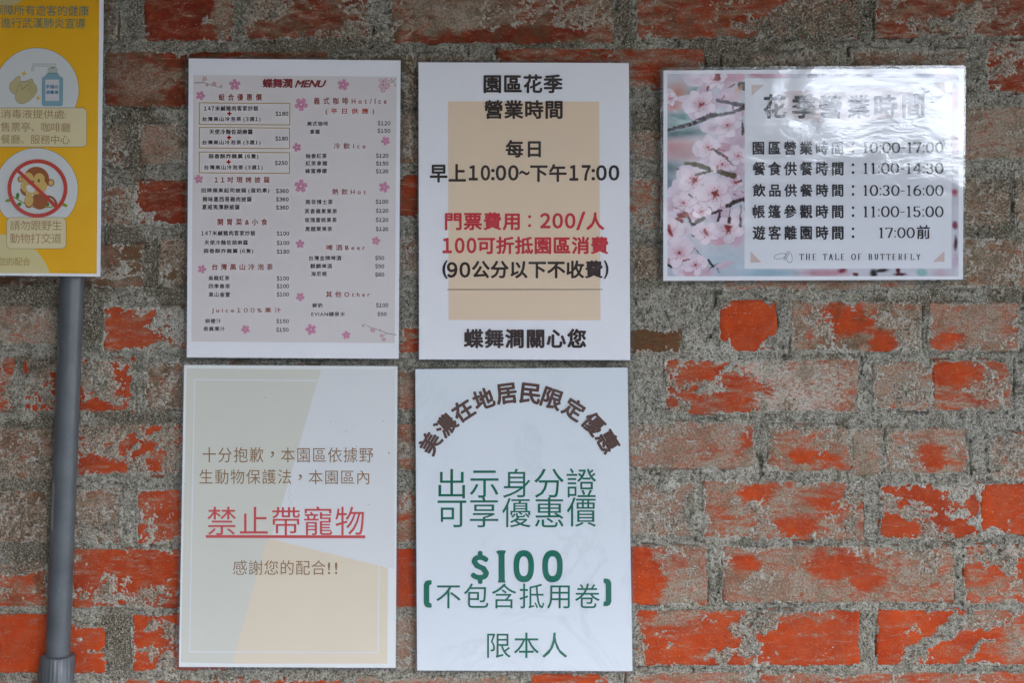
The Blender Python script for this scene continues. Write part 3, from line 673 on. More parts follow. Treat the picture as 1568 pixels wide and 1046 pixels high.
LAY = 0.00013
class Sheet:
    """a laminated sheet; positions on it are given as the photo shows them"""
    def __init__(s, name, idn, corners, dl, dr, label, cat, wob=1.0, papercol=(.80,.81,.85), rim=(7,5,7,7), group='laminated paper notices on the brick wall', shadowcorner=None):
        s.id = idn; s.wob = wob; s.c = corners
        s.dl, s.dr = dl, dr; s.x0 = min(corners[0][0], corners[3][0]); s.x1 = max(corners[1][0], corners[2][0])
        cx = sum(c[0] for c in corners)/4; yb = max(corners[2][1], corners[3][1])
        s.loc = W(cx, yb, s.depth(cx))
        s.root = empty(name, s.loc, label=label, cat=cat, group=group)
        s.paper = papercol
        V_ = []; 
        # paper: thin closed slab
        front = [s.pt(x, y, 0) for x, y in corners]; backp = [p + Vector((0, .0004, 0)) for p in front]
        V_ = [tuple(p) for p in front+backp]
        F_ = [(0,3,2,1),(4,5,6,7),(0,1,5,4),(1,2,6,5),(2,3,7,6),(3,0,4,7)]
        s.o_paper = link('paper', mesh_np('paper', V_, F_), print_mat(papercol, idn, wob), s.root)
        # clear film margin all round
        l, t_, r_, b_ = rim
        (a, bb, c, d) = corners
        outer = [(a[0]-l, a[1]-t_), (bb[0]+r_, bb[1]-t_), (c[0]+r_, c[1]+b_), (d[0]-l, d[1]+b_)]
        def rr_poly(cs, rad, n=5):
            out = []
            for i in range(4):
                p = Vector(cs[i]); p0 = Vector(cs[i-1]); p1 = Vector(cs[(i+1)%4])
                e0 = (p0-p).normalized()*rad; e1 = (p1-p).normalized()*rad
                for k in range(n+1):
                    q_ = k/n; A = p+e0; B = p+e1
                    out.append(tuple(A*(1-q_)**2 + p*2*q_*(1-q_) + B*q_**2))
            return out
        op = rr_poly(outer, 6); ip = []
        ip = [(x, y) for (x, y) in rr_poly(corners, .3)]
        n = len(op)
        V2 = [tuple(s.pt(x, y, -.6)) for x, y in op] + [tuple(s.pt(x, y, -.6)) for x, y in ip]
        V2 += [(p[0], p[1]+.00022, p[2]) for p in V2]
        F2 = [(i, n+i, n+(i+1)%n, (i+1)%n) for i in range(n)]
        F2 += [(2*n+i, 2*n+(i+1)%n, 3*n+(i+1)%n, 3*n+i) for i in range(n)]
        F2 += [(i, (i+1)%n, 2*n+(i+1)%n, 2*n+i) for i in range(n)]
        link('laminate_edge', mesh_np('laminate_edge', V2, F2), rim_mat(idn, wob), s.root)
    def depth(s, px):
        q_ = (px - s.x0)/(s.x1-s.x0); return s.dl*(1-q_)+s.dr*q_
    def pt(s, px, py, layer):
        return W(px, py, s.depth(px) + layer*LAY) - s.loc
    def mat(s, col): return print_mat(col, s.id, s.wob)
    def fill(s, name, polys, col, layer, mat=None, label=None):
        """polys: list of outlines in px"""
        V_, F_ = [], []
        for ip_, pl in enumerate(polys):
            tri = tessellate_polygon([[Vector((x, -y, 0)) for x, y in pl]])
            b_ = len(V_); V_ += [tuple(s.pt(x, y, layer + .012*(ip_ % 25))) for x, y in pl]
            for t3 in tri:
                p0, p1, p2 = (V_[b_+k] for k in t3)
                nrm = (Vector(p1)-Vector(p0)).cross(Vector(p2)-Vector(p0))
                F_.append(tuple(b_+k for k in (t3 if nrm.y < 0 else t3[::-1])))
        o = link(name, mesh_np(name, V_, F_), mat or s.mat(col), s.root)
        if label: o['label'] = label
        return o
    def line(s, name, pts, w, col, layer, closed=False, w1=None):
        pts = [Vector(p) for p in pts]
        if closed: pts = pts + [pts[0]]
        polys = []
        n = len(pts)-1
        for i in range(n):
            a, b_ = pts[i], pts[i+1]
            if (b_-a).length < 1e-6: continue
            wa = w if w1 is None else w+(w1-w)*i/n; wb = w if w1 is None else w+(w1-w)*(i+1)/n
            d = (b_-a).normalized(); nn = Vector((-d.y, d.x))
            if closed: a = a-d*wa*.5; b_ = b_+d*wb*.5
            polys.append([tuple(a+nn*wa*.5), tuple(b_+nn*wb*.5), tuple(b_-nn*wb*.5), tuple(a-nn*wa*.5)])
        return s.fill(name, polys, col, layer)
    def text(s, txt, box, col, layer=3, off=0.0, space=1.0, tilt=0.0, rot=None, shear=0.0, rough=0.0, name='lettering', erode=None):
        """txt set to fill box=(x0,y0,x1,y1) in px; tilt = px down per px right"""
        V2, F2 = glyphs(txt, 0.0, space, shear)
        if V2 is None: return
        bold = off if off > .005 else 0
        x0, y0, x1, y1 = box
        mn = V2.min(0); mx = V2.max(0)
        u = (V2[:,0]-mn[0])/max(1e-6, mx[0]-mn[0]); v = (V2[:,1]-mn[1])/max(1e-6, mx[1]-mn[1])
        X = x0 + u*(x1-x0); Y = y1 - v*(y1-y0)
        if rough:
            X = X + rough*fbm(X, Y, 2.6, 500, 2); Y = Y + rough*fbm(X, Y, 2.6, 510, 2)
        if rot is not None:
            cx, cy = (x0+x1)/2, (y0+y1)/2; c_, s_ = math.cos(rot), math.sin(rot)
            dx, dy = X-cx, Y-cy; X, Y = cx+dx*c_-dy*s_, cy+dx*s_+dy*c_
        Y = Y + (X-x0)*tilt
        dl_ = np.zeros_like(X)
        if bold:        # a heavier weight: the same letters inked a few times a hair apart
            em = (y1-y0); w_ = bold*em*1.05; n_ = len(X)
            sh = [(w_*math.cos(a), w_*math.sin(a)) for a in (math.pi/4*k for k in range(8))]
            X = np.concatenate([X+a for a, _ in sh]); Y = np.concatenate([Y+b_ for _, b_ in sh])
            dl_ = np.concatenate([np.full(n_, .12*i) for i in range(len(sh))]); F2 = np.concatenate([F2+n_*i for i in range(len(sh))])
        dpt = s.depth(X) + (layer+dl_)*LAY
        k = S*(D-dpt)/D
        P3 = np.stack([(X-784)*k-s.loc.x, -dpt-s.loc.y, ZC+(523-Y)*k-s.loc.z], -1)
        return link(name, mesh_np(name, P3, F2), s.mat(col), s.root)

_gc = {}
def glyph1(ch):
    if ch in _gc: return _gc[ch]
    cu = bpy.data.curves.new('lettering', 'FONT')
    cu.body = ch; cu.resolution_u = 3; cu.fill_mode = 'FRONT'
    ob = bpy.data.objects.new('lettering_tmp', cu); COL.objects.link(ob)
    dg = bpy.context.evaluated_depsgraph_get()
    m = bpy.data.meshes.new_from_object(ob.evaluated_get(dg))
    n = len(m.vertices); co = np.empty(n*3, np.float32); m.vertices.foreach_get('co', co); co = co.reshape(-1, 3)
    m.calc_loop_triangles()
    t3 = np.empty(len(m.loop_triangles)*3, np.int32); m.loop_triangles.foreach_get('vertices', t3); t3 = t3.reshape(-1, 3)
    bpy.data.objects.remove(ob); bpy.data.curves.remove(cu); bpy.data.meshes.remove(m)
    a, b_, c = co[t3[:,0]], co[t3[:,1]], co[t3[:,2]]
    cr = (b_[:,0]-a[:,0])*(c[:,1]-a[:,1]) - (b_[:,1]-a[:,1])*(c[:,0]-a[:,0])
    t3[cr < 0] = t3[cr < 0][:, ::-1]
    _gc[ch] = (co[:, :2].copy(), t3)
    return _gc[ch]
EM = float(np.ptp(glyph1('國')[0][:, 0]))/0.86
FULL = {c: chr(ord(c)+0xFEE0) for c in '0123456789$'}
def glyphs(txt, off, space, shear):
    """letters set one by one: (points, triangles)"""
    Vs, Fs, x, n = [], [], 0.0, 0
    for ch in txt:
        if ch == ' ': x += .30*EM; continue
        co, t3 = glyph1(FULL.get(ch, ch))
        co = co.copy()
        if ord(ch) > 0x2000:
            co[:, 0] += x; x += EM*space
        else:
            w = co[:, 0].max()-co[:, 0].min()
            if ch == '1': w += .05*EM
            co[:, 0] += x - co[:, 0].min() + .02*EM; x += w + EM*(.10 + (space-1)*.75)
        co[:, 0] += co[:, 1]*shear
        Vs.append(co); Fs.append(t3+n); n += len(co)
    return np.concatenate(Vs), np.concatenate(Fs)

def ell(cx, cy, rx, ry, a=0, n=32, t0=0, t1=360):
    c_, s_ = math.cos(math.radians(a)), math.sin(math.radians(a)); out = []
    full = abs(t1-t0) >= 360
    for k in range(n if full else n+1):
        t_ = math.radians(t0+(t1-t0)*k/n); x, y = rx*math.cos(t_), ry*math.sin(t_)
        out.append((cx+x*c_-y*s_, cy+x*s_+y*c_))
    return out
def rrect(x0, y0, x1, y1, r, n=6):
    o = []
    for (cx, cy, a0) in ((x1-r, y0+r, -90), (x1-r, y1-r, 0), (x0+r, y1-r, 90), (x0+r, y0+r, 180)):
        for k in range(n+1):
            a = math.radians(a0+90*k/n); o.append((cx+r*math.cos(a), cy+r*math.sin(a)))
    return o
def zm(ox, oy, k):
    return lambda *v: tuple((ox if i % 2 == 0 else oy) + q_/k for i, q_ in enumerate(v))

INK = (.030, .024, .024)
# ---- 1. yellow health notice (left, bulging over the pipe)
Y1 = Sheet('health_notice', 1, [(-172,-60),(159.5,-60),(153.5,423.5),(-176,420)], .0315, .0295,
           'yellow visitor notice with hand sanitiser and no-monkey-feeding pictures, over the pipe', 'notice', .8, rim=(5,5,5.5,3))
def tint_y(b, p, c):
    n = b.noise(p, 9, 3, .6)
    return b.mix(b.mrange(n, .35, .65), (.74, .38, .010), (.80, .44, .016))
Y1.fill('printed_ground', [[(-166,-55),(152.5,-55),(148,419),(-170,417)]], (.68,.36,.012), 1, print_mat((.68,.36,.012), 1, .8, tint=tint_y))
CREAM = (.68,.60,.36); PALEC = (.60,.63,.62); LINE = (.20,.12,.03); BRN = (.33,.19,.08)
Y1.fill('cream_shape', [[(-168,417.5)]+[(max(x,-168), y) for x, y in ell(-7,443,87,85,0,40,-160,-17)]+[(80,418.6)]], (.62,.55,.27), 2)
Y1.fill('cream_shape', [ell(10,-14,30,22)], (.55,.45,.2), 2)
A = zm(0,0,4.357); B = zm(0,200,4.357)
def disc(cx, cy, r, ycut):
    out = [(x, min(y, ycut)) for x, y in ell(cx, cy, r, r, 0, 72)]
    return out
c1 = A(245,598)
Y1.fill('disc_outline', [disc(c1[0], c1[1], 64.8, 165)], LINE, 2.6)
Y1.fill('picture_disc', [disc(c1[0], c1[1], 64.2, 165)], PALEC, 3)
c2 = B(243,392)
Y1.fill('disc_outline', [disc(c2[0], c2[1], 64.0, 333)], LINE, 2.6)
Y1.fill('picture_disc', [disc(c2[0], c2[1], 63.4, 333)], PALEC, 3)
Y1.fill('caption_box', [rrect(-40,164.2,133,225,7)], LINE, 3.4)
Y1.fill('caption_box', [rrect(-40,164.9,132.4,224.4,6.6)], CREAM, 3.8)
Y1.fill('caption_box', [rrect(9.8,332.6,101.5,381,7)], LINE, 3.4)
Y1.fill('caption_box', [rrect(10.4,333.2,100.9,380.4,6.6)], CREAM, 3.8)
TEAL = (.03,.17,.17)
Y1.text('保障所有遊客的健康', (-11,6.5,136,22.5), TEAL, tilt=.012, off=.002)
Y1.text('進行武漢肺炎宣導', (1.5,26,131,42), TEAL, tilt=.010, off=.002)
Y1.text('消毒液提供處:', (1.3,167,101,180.5), BRN, 5, tilt=.01)
Y1.text('售票亭、咖啡廳', (1.3,186.5,108,201), BRN, 5, tilt=.01)
Y1.text('餐廳、服務中心', (1.3,205.5,107,219.5), BRN, 5, tilt=.01)
Y1.text('請勿跟野生', (15.5,337.5,94.5,352.5), BRN, 5)
Y1.text('動物打交道', (15.3,357,94,372.5), BRN, 5)
Y1.text('您的配合', (-3,394.5,46.5,406.5), (.36,.22,.07), 5)
# hand sanitiser bottle, hands, sparkles
Z = zm(0,60,8.717)
def zp(*pts): return [Z(*p) for p in pts]
BLU = (.19,.36,.42); OUT = (.16,.22,.18)
def outlined(S_, name, poly, col, lay, oc=OUT, w=.55):
    S_.fill(name, [poly], col, lay); S_.line(name+'_outline', poly, w, oc, lay+.4, closed=True)
outlined(Y1, 'bottle', zp((632,452),(772,452),(790,485),(838,515),(834,870),(815,885),(580,885),(562,865),(562,515),(605,485)), BLU, 4, (.06,.22,.28))
Y1.fill('bottle_label', [zp((605,535),(790,535),(790,820),(605,820))], (.58,.56,.58), 5)
outlined(Y1, 'bottle_cap', zp((640,385),(762,385),(762,448),(640,448)), (.42,.47,.42), 4)
outlined(Y1, 'bottle_nozzle', zp((420,420),(432,345),(450,325),(735,325),(745,345),(742,368),(660,358),(458,352),(445,418)), (.54,.57,.54), 4)
Y1.line('bottle_neck', zp((672,375),(732,375)), 1.4, OUT, 4)
Y1.text('手指の', Z(610,605)+Z(780,655), (.02,.17,.30), 6, off=.03)
Y1.text('消毒液', Z(610,680)+Z(780,728), (.02,.17,.30), 6, off=.03)
SKIN = (.48,.42,.21)
outlined(Y1, 'hand', zp((260,485),(275,500),(262,560),(350,555),(420,520),(440,540),(430,575),(330,640),(240,720),(190,730),(150,705),(125,650),(130,590),(180,545),(215,505)), SKIN, 4, (.2,.17,.07))
outlined(Y1, 'hand', zp((265,597),(285,615),(280,672),(385,590),(440,560),(455,580),(480,610),(492,650),(490,700),(455,760),(380,825),(320,855),(270,858),(230,835),(205,790),(205,730),(230,680),(238,615)), SKIN, 5, (.2,.17,.07))
for q_ in (((290,672),(410,590)),((355,690),(440,600)),((385,705),(470,620)),((410,742),(485,665)),((270,570),(405,560))):
    Y1.line('finger_line', zp(*q_), .5, (.2,.17,.07), 6)
for (cx, cy, r) in ((322,455,52),(507,782,45)):
    st_ = []
    for k in range(8):
        a = math.radians(k*45+8); rr2 = r if k % 2 == 0 else r*.3
        st_.append(Z(cx+rr2*math.cos(a), cy+rr2*math.sin(a)))
    Y1.fill('sparkle', [st_], (.62,.42,.03), 5)
# no-feeding picture: a plain little monkey on a branch behind a prohibition ring
Z2 = zm(0,225,8.717)
def z2(*pts): return [Z2(*p) for p in pts]
def ez(cx, cy, rx, ry, a=0): return ell(*Z2(cx, cy), rx/8.717, ry/8.717, a, 28)
FUR = (.30,.095,.025); FACE = (.60,.40,.12)
Y1.line('branch', z2((150,650),(240,700),(330,755),(420,795),(560,810),(680,800),(780,770),(870,775)), 2.0, (.30,.28,.02), 4)
for (cx, cy, rx, ry, a) in ((235,650,24,42,8),(258,765,32,26,-30),(632,765,26,30,0),(108,712,40,20,-15),(865,775,40,22,25)):
    Y1.fill('leaf', [ez(cx, cy, rx, ry, a)], (.05,.20,.03) if cx not in (108,865) else (.22,.30,.02), 5)
Y1.line('monkey_tail', [Z2(640+110*math.cos(math.radians(a)), 770+112*math.sin(math.radians(a))) for a in range(-95, 40, 9)], 3.4, FUR, 5)
Y1.fill('monkey_body', [ez(530,720,110,115), ez(385,720,60,95), ez(375,790,30,20), ez(310,600,28,60,-35)], FUR, 5.2)
Y1.fill('monkey_belly', [ez(388,705,58,88)], FACE, 5.6)
Y1.fill('monkey_ear', [ez(270,430,38,42)], FUR, 5.2); Y1.fill('monkey_ear', [ez(680,475,46,50)], FUR, 5.2)
Y1.fill('inner_ear', [ez(273,430,24,30)], FACE, 5.8); Y1.fill('inner_ear', [ez(682,475,32,36)], FACE, 5.8)
Y1.fill('monkey_head', [ez(485,430,172,168)], FUR, 6.2)
Y1.fill('monkey_face', [ez(452,520,178,112,0)], FACE, 6.8)
Y1.fill('monkey_face', [ez(375,420,75,82), ez(525,425,72,78)], FACE, 7.3)
Y1.fill('monkey_mouth', [ez(410,555,62,48,30)], (.62,.62,.6), 8)
Y1.fill('monkey_eye', [ez(518,448,14,24)], (.16,.06,.02), 8)
Y1.fill('monkey_nose', [ez(437,460,24,12,8)], FUR, 8)
cc_ = Z2(500,552); R1, R2 = 402/8.717, 350/8.717
Y1.line('prohibition_ring', [(cc_[0]+(R1+R2)/2*math.cos(a*math.pi/32), cc_[1]+(R1+R2)*.485*math.sin(a*math.pi/32)) for a in range(65)], R1-R2, (.50,.055,.04), 9)
Y1.line('prohibition_bar', z2((225,300),(770,815)), 5.4, (.50,.055,.04), 9.6)

# ---- 2. cafe menu
M1 = Sheet('menu_notice', 2, [(289,89),(613.5,92),(610.5,549.5),(286,547.5)], .0075, .0075,
           'white cafe menu with pink blossoms and small price columns', 'notice', .8, rim=(5,4,5,4))
M1.fill('printed_ground', [[(296,114.5),(607.5,117),(604.5,525.5),(293,523)]], (.665,.63,.625), 1)
T1 = zm(280,80,4.185); T2 = zm(280,300,4.0235)
HEAD = (.30,.045,.03); MAR = (.22,.02,.025)
MENU1 = [('蝶舞澗',513,168,700,225,MAR,.035),('組合優惠價',230,265,505,307,HEAD,.012),
 ('147米鹹豬肉客家炒飯',135,342,483,374,INK,.012),('台灣高山冷泡茶 (3選1)',125,412,497,445,INK,.012),('$180',594,376,675,408,INK,0),
 ('天使冷麵佐胡麻醬',170,492,447,524,INK,.012),('台灣高山冷泡茶 (3選1)',125,562,497,594,INK,.012),('$180',593,536,673,567,INK,0),
 ('蒜香酥炸雞翼 (6隻)',165,650,483,684,INK,.012),('台灣高山冷泡茶 (3選1)',137,722,510,755,INK,.012),('$250',590,693,671,724,INK,0),
 ('11吋現烤披薩',203,797,555,836,HEAD,.012),('招牌蘋果起司披薩 (蛋奶素)',117,870,553,903,INK,.012),('$360',597,872,677,904,INK,0),
 ('辣味墨西哥雞肉披薩',127,925,440,957,INK,.012),('$360',597,926,677,957,INK,0),('夏威夷薄餅披薩',124,975,363,1007,INK,.012),('$360',597,979,677,1010,INK,0),
 ('義式咖啡Hot/Ice',840,288,1305,332,HEAD,.008),('(平日供應)',915,358,1225,398,(.50,.05,.035),.014),('美式咖啡',797,442,930,470,INK,.012),('$120',1249,437,1329,470,INK,0),
 ('拿鐵',815,493,877,522,INK,.012),('$150',1248,486,1329,518,INK,0),('冷飲Ice',967,580,1170,618,HEAD,.008),('柚香紅茶',788,648,922,678,INK,.012),('$120',1238,646,1317,677,INK,0),
 ('紅茶拿鐵',787,695,925,725,INK,.012),('$150',1238,696,1317,727,INK,0),('蜂蜜檸檬',785,745,922,775,INK,.012),('$120',1237,746,1316,777,INK,0),('熱飲Hot',958,874,1172,912,HEAD,.008),
 ('南非博士茶',787,943,960,974,INK,.012),('$100',1236,941,1316,973,INK,0),('芙香蘋果果茶',781,1003,988,1033,INK,.012),('$120',1237,1000,1316,1030,INK,0)]
MENU2 = [('玫瑰蜜桃果茶',752,133,948,162,INK,.012),('$120',1189,132,1265,162,INK,0),('黑醋栗果茶',755,189,920,217,INK,.012),('$120',1189,189,1265,218,INK,0),
 ('啤酒Beer',885,300,1122,335,HEAD,.008),('台灣金牌啤酒',777,368,975,397,INK,.012),('$50',1185,367,1240,397,INK,0),('麒麟啤酒',786,418,918,446,INK,.012),('$50',1185,418,1240,448,INK,0),
 ('海尼根',790,466,886,494,INK,.012),('$60',1185,470,1240,499,INK,0),('其他Other',882,588,1152,624,HEAD,.008),('鮮奶',798,661,861,688,INK,.012),('$100',1190,658,1265,689,INK,0),
 ('EVIAN礦泉水',792,714,1000,742,INK,.008),('$50',1199,714,1255,743,INK,0),('開胃菜&小食',215,140,520,180,HEAD,.012),('147米鹹豬肉客家炒飯',113,213,446,244,INK,.012),('$100',579,216,654,246,INK,0),
 ('天使冷麵佐胡麻醬',133,272,400,301,INK,.012),('$100',579,274,655,304,INK,0),('蒜香酥炸雞翼 (6隻)',128,325,433,356,INK,.012),('$180',579,328,656,358,INK,0),
 ('台灣高山冷泡茶',180,418,555,456,HEAD,.012),('烏龍紅茶',158,492,287,520,INK,.012),('$100',579,493,653,523,INK,0),('四季春茶',160,542,290,570,INK,.012),('$100',579,541,653,571,INK,0),
 ('高山金萱',160,593,290,622,INK,.012),('$100',579,592,653,622,INK,0),('Juice100%果汁',178,688,605,725,HEAD,.008),('柳橙汁',138,757,235,784,INK,.012),('$150',576,757,652,787,INK,0),
 ('奇異果汁',127,806,259,833,INK,.012),('$150',575,810,651,840,INK,0)]
SPACED = {'組合優惠價':1.55,'11吋現烤披薩':1.5,'義式咖啡Hot/Ice':1.55,'(平日供應)':1.6,'冷飲Ice':1.5,'熱飲Hot':1.5,'啤酒Beer':1.45,'其他Other':1.45,'開胃菜&小食':1.5,'台灣高山冷泡茶':1.45,'Juice100%果汁':1.45}
for T, L in ((T1, MENU1), (T2, MENU2)):
    for (tx, a, b_, c, d, col, of) in L:
        M1.text(tx, T(a, b_, c, d), col, 3, off=(of or .022), space=(SPACED.get(tx, 1.0) if col is not INK else (1.12 if of else 1.04)), rough=0, )
M1.text('MENU', T1(718,178,918,222), MAR, 3, off=.05, shear=.35, rough=.25)
GOLD = (.50,.33,.08)
for q_ in ((105,322,685,460),(105,480,683,612),(105,638,683,771)):
    x0, y0, x1, y1 = T1(*q_); M1.line('price_box', [(x0,y0),(x1,y0+1),(x1,y1+1),(x0,y1)], 1.2, GOLD, 2, closed=True)
for (cx, cy) in ((298,391),(296,545),(293,702)):
    x, y = T1(cx, cy); M1.line('plus_sign', [(x-3.4,y),(x+3.4,y)], 2.3, (.52,.035,.03), 3); M1.line('plus_sign', [(x,y-3.4),(x,y+3.4)], 2.3, (.52,.035,.03), 3.5)
def blossom(S_, cx, cy, r, lay=3, rot=0):
    pet = []
    for k in range(5):
        a = math.radians(rot+k*72-90)
        px_, py_ = cx+r*.58*math.cos(a), cy+r*.58*math.sin(a)
        e = ell(px_, py_, r*.46, r*.33, math.degrees(a), 14)
        e[0] = (cx+r*.86*math.cos(a), cy+r*.86*math.sin(a))      # notch in the tip
        pet.append(e)
    S_.fill('printed_blossom', pet, (.60,.27,.40), lay)
    S_.fill('blossom_centre', [ell(cx+r*.26*math.cos(math.radians(rot+k*72-90)), cy+r*.26*math.sin(math.radians(rot+k*72-90)), r*.14, r*.07, rot+k*72-90, 8) for k in range(5)], (.50,.10,.24), lay+.5)
for T, L in ((T1, ((332,206,38),(1028,206,38),(113,276,31),(758,332,44),(1299,567,30),(731,608,30),(101,812,30),(756,857,44),(1290,864,36))),
             (T2, ((722,296,29),(1190,276,29),(117,451,29),(723,622,29),(386,823,29),(789,823,37),(1007,858,28)))):
    for i, (a, b_, r) in enumerate(L):
        x, y = T(a, b_); blossom(M1, x, y, r/4.1, rot=11*i)
TW = (.20,.17,.17); PK = (.56,.34,.36)
def twig(S_, pts, w, w1, fl):
    S_.line('printed_twig', pts, w, TW, 3, w1=w1)
    for (x, y, r, c) in fl:
        S_.fill('twig_blossom', [ell(x+r*.55*math.cos(k*1.256+x), y+r*.55*math.sin(k*1.256+x), r*.42, r*.36, 0, 9) for k in range(5)], c, 3.6)
twig(M1, [T1(75,194),T1(135,193),T1(180,208),T1(250,226)], 1.1, .5, [(*T1(140,168),4,PK),(*T1(200,202),4.2,PK),(*T1(155,210),2.4,PK),(*T1(245,215),2,PK)])
M1.line('printed_twig', [T1(120,193), T1(130,172)], .5, TW, 3)
twig(M1, [T1(1366,168),T1(1340,190),T1(1310,200)], 1.0, .7, [(*T1(1290,190),6,(.62,.42,.48)),(*T1(1275,215),6,(.62,.42,.48)),(*T1(1310,215),5,(.62,.42,.48)),(*T1(1283,240),5,(.62,.42,.48)),(*T1(1300,175),4,(.62,.42,.48)),(*T1(1268,178),3.4,(.62,.42,.48))])
M1.line('printed_twig', [T1(1342,190), T1(1338,168)], .7, TW, 3); M1.line('printed_twig', [T1(1350,185), T1(1362,208)], .7, TW, 3)
M1.fill('bud', [ell(*T1(q_[0], q_[1]), 1.0, 1.0, 0, 8) for q_ in ((1288,183),(1283,210),(1318,208),(1303,230),(1323,180),(1360,212),(1338,172))], (.36,.05,.10), 4)
twig(M1, [T2(1315,857),T2(1260,848),T2(1215,828),T2(1160,812),T2(1115,790)], 1.1, .5, [(*T2(1170,826),4.6,PK),(*T2(1225,862),3.2,PK),(*T2(1238,885),3.6,PK),(*T2(1110,800),2.4,PK)])
M1.line('printed_twig', [T2(1255,847), T2(1232,862)], .6, TW, 3); M1.line('printed_twig', [T2(1212,838), T2(1220,815)], .5, TW, 3)

# ---- 3. opening hours and ticket price
H1 = Sheet('ticket_price_notice', 3, [(640.8,95),(963,96),(965,551.5),(641.7,550.5)], .0075, .0075,
           'white opening hours sheet with beige panel and red ticket price lines', 'notice', .8, rim=(3,4,6,4))
H1.fill('beige_panel', [[(686,154.7),(917.5,155),(919.5,490.5),(687,490)]], (.77,.61,.44), 1)
C = zm(620,80,4.183); Dm = zm(620,300,4.022)
DK = (.040,.024,.022); RED = (.56,.035,.05)
for (tx, q_, of, sp) in (('園區花季',(508,143,1007,257),.03,1.06),('營業時間',(512,308,1007,422),.03,1.06),('每日',(648,563,868,670),.03,1.1),
    ('早上',(163,718,388,830),.03,1.05),('10',(412,725,543,818),.04,1.15),(':',(553,748,574,818),.03,1),('00',(585,725,725,818),.04,1.1),('~',(733,758,797,786),.03,1),
    ('下午',(805,718,1033,826),.03,1.05),('17',(1057,725,1186,818),.04,1.2),(':',(1197,748,1216,818),.03,1),('00',(1228,725,1370,818),.04,1.1)):
    H1.text(tx, C(*q_), DK, 3, off=of, space=sp)
for (tx, q_, of, sp, col) in (('門票費用',(250,103,705,208),.03,1.06,RED),('200',(836,108,1047,197),.04,1.1,RED),('/',(1057,98,1110,208),.02,1,RED),('人',(1120,103,1225,207),.03,1,RED),
    ('100',(235,260,437,350),.04,1.15,RED),('可折抵園區消費',(450,253,1250,355),.03,1.04,RED),('(',(233,398,262,508),.02,1,DK),('90',(262,410,400,500),.04,1.1,DK),
    ('公分以下不收費',(415,400,1215,505),.03,1.04,DK),(')',(1227,398,1252,508),.02,1,DK),('蝶舞澗關心您',(367,822,1113,935),.035,1.08,DK)):
    H1.text(tx, Dm(*q_), col, 3, off=of, space=sp)
H1.fill('colon', [ell(*Dm(768,127), 2.3, 2.3), ell(*Dm(768,182), 2.3, 2.3)], RED, 3)
H1.line('rule', [Dm(260,577), Dm(1217,576)], 1.0, DK, 3)

# ---- 4. no pets
N1 = Sheet('no_pets_notice', 4, [(282,559),(608.7,561),(605.8,1023.5),(274,1022)], .0075, .0075,
           'pale green and beige no pets notice with an underlined red line', 'notice', .9, papercol=(.74,.77,.76), rim=(4,4,4,4))
N1.fill('green_panel', [[(286,564),(492,566),(487,582),(433,772),(414,825),(404,850),(358,1017),(277,1015)]], (.615,.625,.545), 1)
N1.fill('white_panel', [[(492,565),(605,566),(604,872),(414,826),(432,772)]], (.675,.70,.70), 1.2)
N1.fill('beige_panel', [[(412,825),(594,870),(593,1017),(356,1017),(404,842)]], (.71,.63,.48), 1.5)
fr_ = [(298,581.5),(485,583)]
WH = (.70,.72,.75)
N1.line('frame_line', fr_, 1.8, WH, 2.4)
N1.line('frame_line', [(298,581.5),(290,999)], 1.8, WH, 2.6)
N1.line('frame_line', [(290,999),(579,1000)], 1.8, WH, 2.2)
N1.line('frame_line', [(579,1000),(580.5,866)], 1.8, WH, 2.6)
G = zm(260,550,4.183); Hh = zm(260,790,4.086)
TAN = (.27,.16,.075)
for (tx, q_) in (('十分抱歉',(210,565,600,663)),('，',(645,592,668,632)),('本園區依據野',(712,567,1303,663)),('生動物保護法',(190,707,778,802)),('，',(823,740,846,778)),('本園區內',(890,712,1277,803))):
    N1.text(tx, G(*q_), TAN, 3, off=.002, space=1.08)
N1.text('禁止帶寵物', (317.5,776,557.5,820), (.56,.08,.075), 3, off=.004, space=1.06)
N1.line('underline', [Hh(225,131), Hh(1223,133)], 4.4, (.56,.08,.075), 3.6)
N1.text('感謝您的配合', Hh(395,280,975,372), TAN, 3, off=.002, space=1.05)
N1.text('!!', Hh(990,294,1047,366), TAN, 3, off=.02, space=1.3)
rd = random.Random(9)
N1.fill('fly_speck', [ell(x, y, r, r*1.2, 0, 7) for (x, y, r) in [(406.5,609,.7),(595.5,694,1.0),(587,644.5,.6),(506,646,.5),(530,661,.6),(545.5,684,.6),(555,693,.6),(283,742,.6),(551,788,.7),(565,773,.6),(487,631,.35),(541,653,.35)] + [(444+rd.uniform(-2,2), 745+k*4.2, .45) for k in range(9)]], (.10,.06,.03), 4)

# ---- 5. residents' offer
def tint_marble(b, p, c):
    n = b.noise(b.mapping(p, scale=(1, 1, .8), rot=(0, math.radians(-40), 0)), 9, 5, .6, 1.2)
    v = b.math('ABSOLUTE', b.math('SUBTRACT', n, .5))
    n2 = b.noise(p, 7, 3, .5)
    k = b.math('MULTIPLY', b.mrange(v, .0, .035, .30, 0), b.mrange(n2, .45, .65))
    return b.mix(k, (.66,.715,.755), (.47,.54,.56))
R1_ = Sheet('residents_offer_notice', 5, [(636,565.5),(960.8,563),(968.5,1028.5),(638.8,1027.5)], .0075, .0075,
            'white marbled notice with brown arched heading and green price text', 'notice', .9, rim=(3,3,4,3))
R1_.o_paper.data.materials.clear(); R1_.o_paper.data.materials.append(print_mat((.7,.75,.79), 5, .9, tint=tint_marble))
BR_ = (.10,.055,.045); GRN = (.003,.135,.085)
E = zm(620,550,4.183)
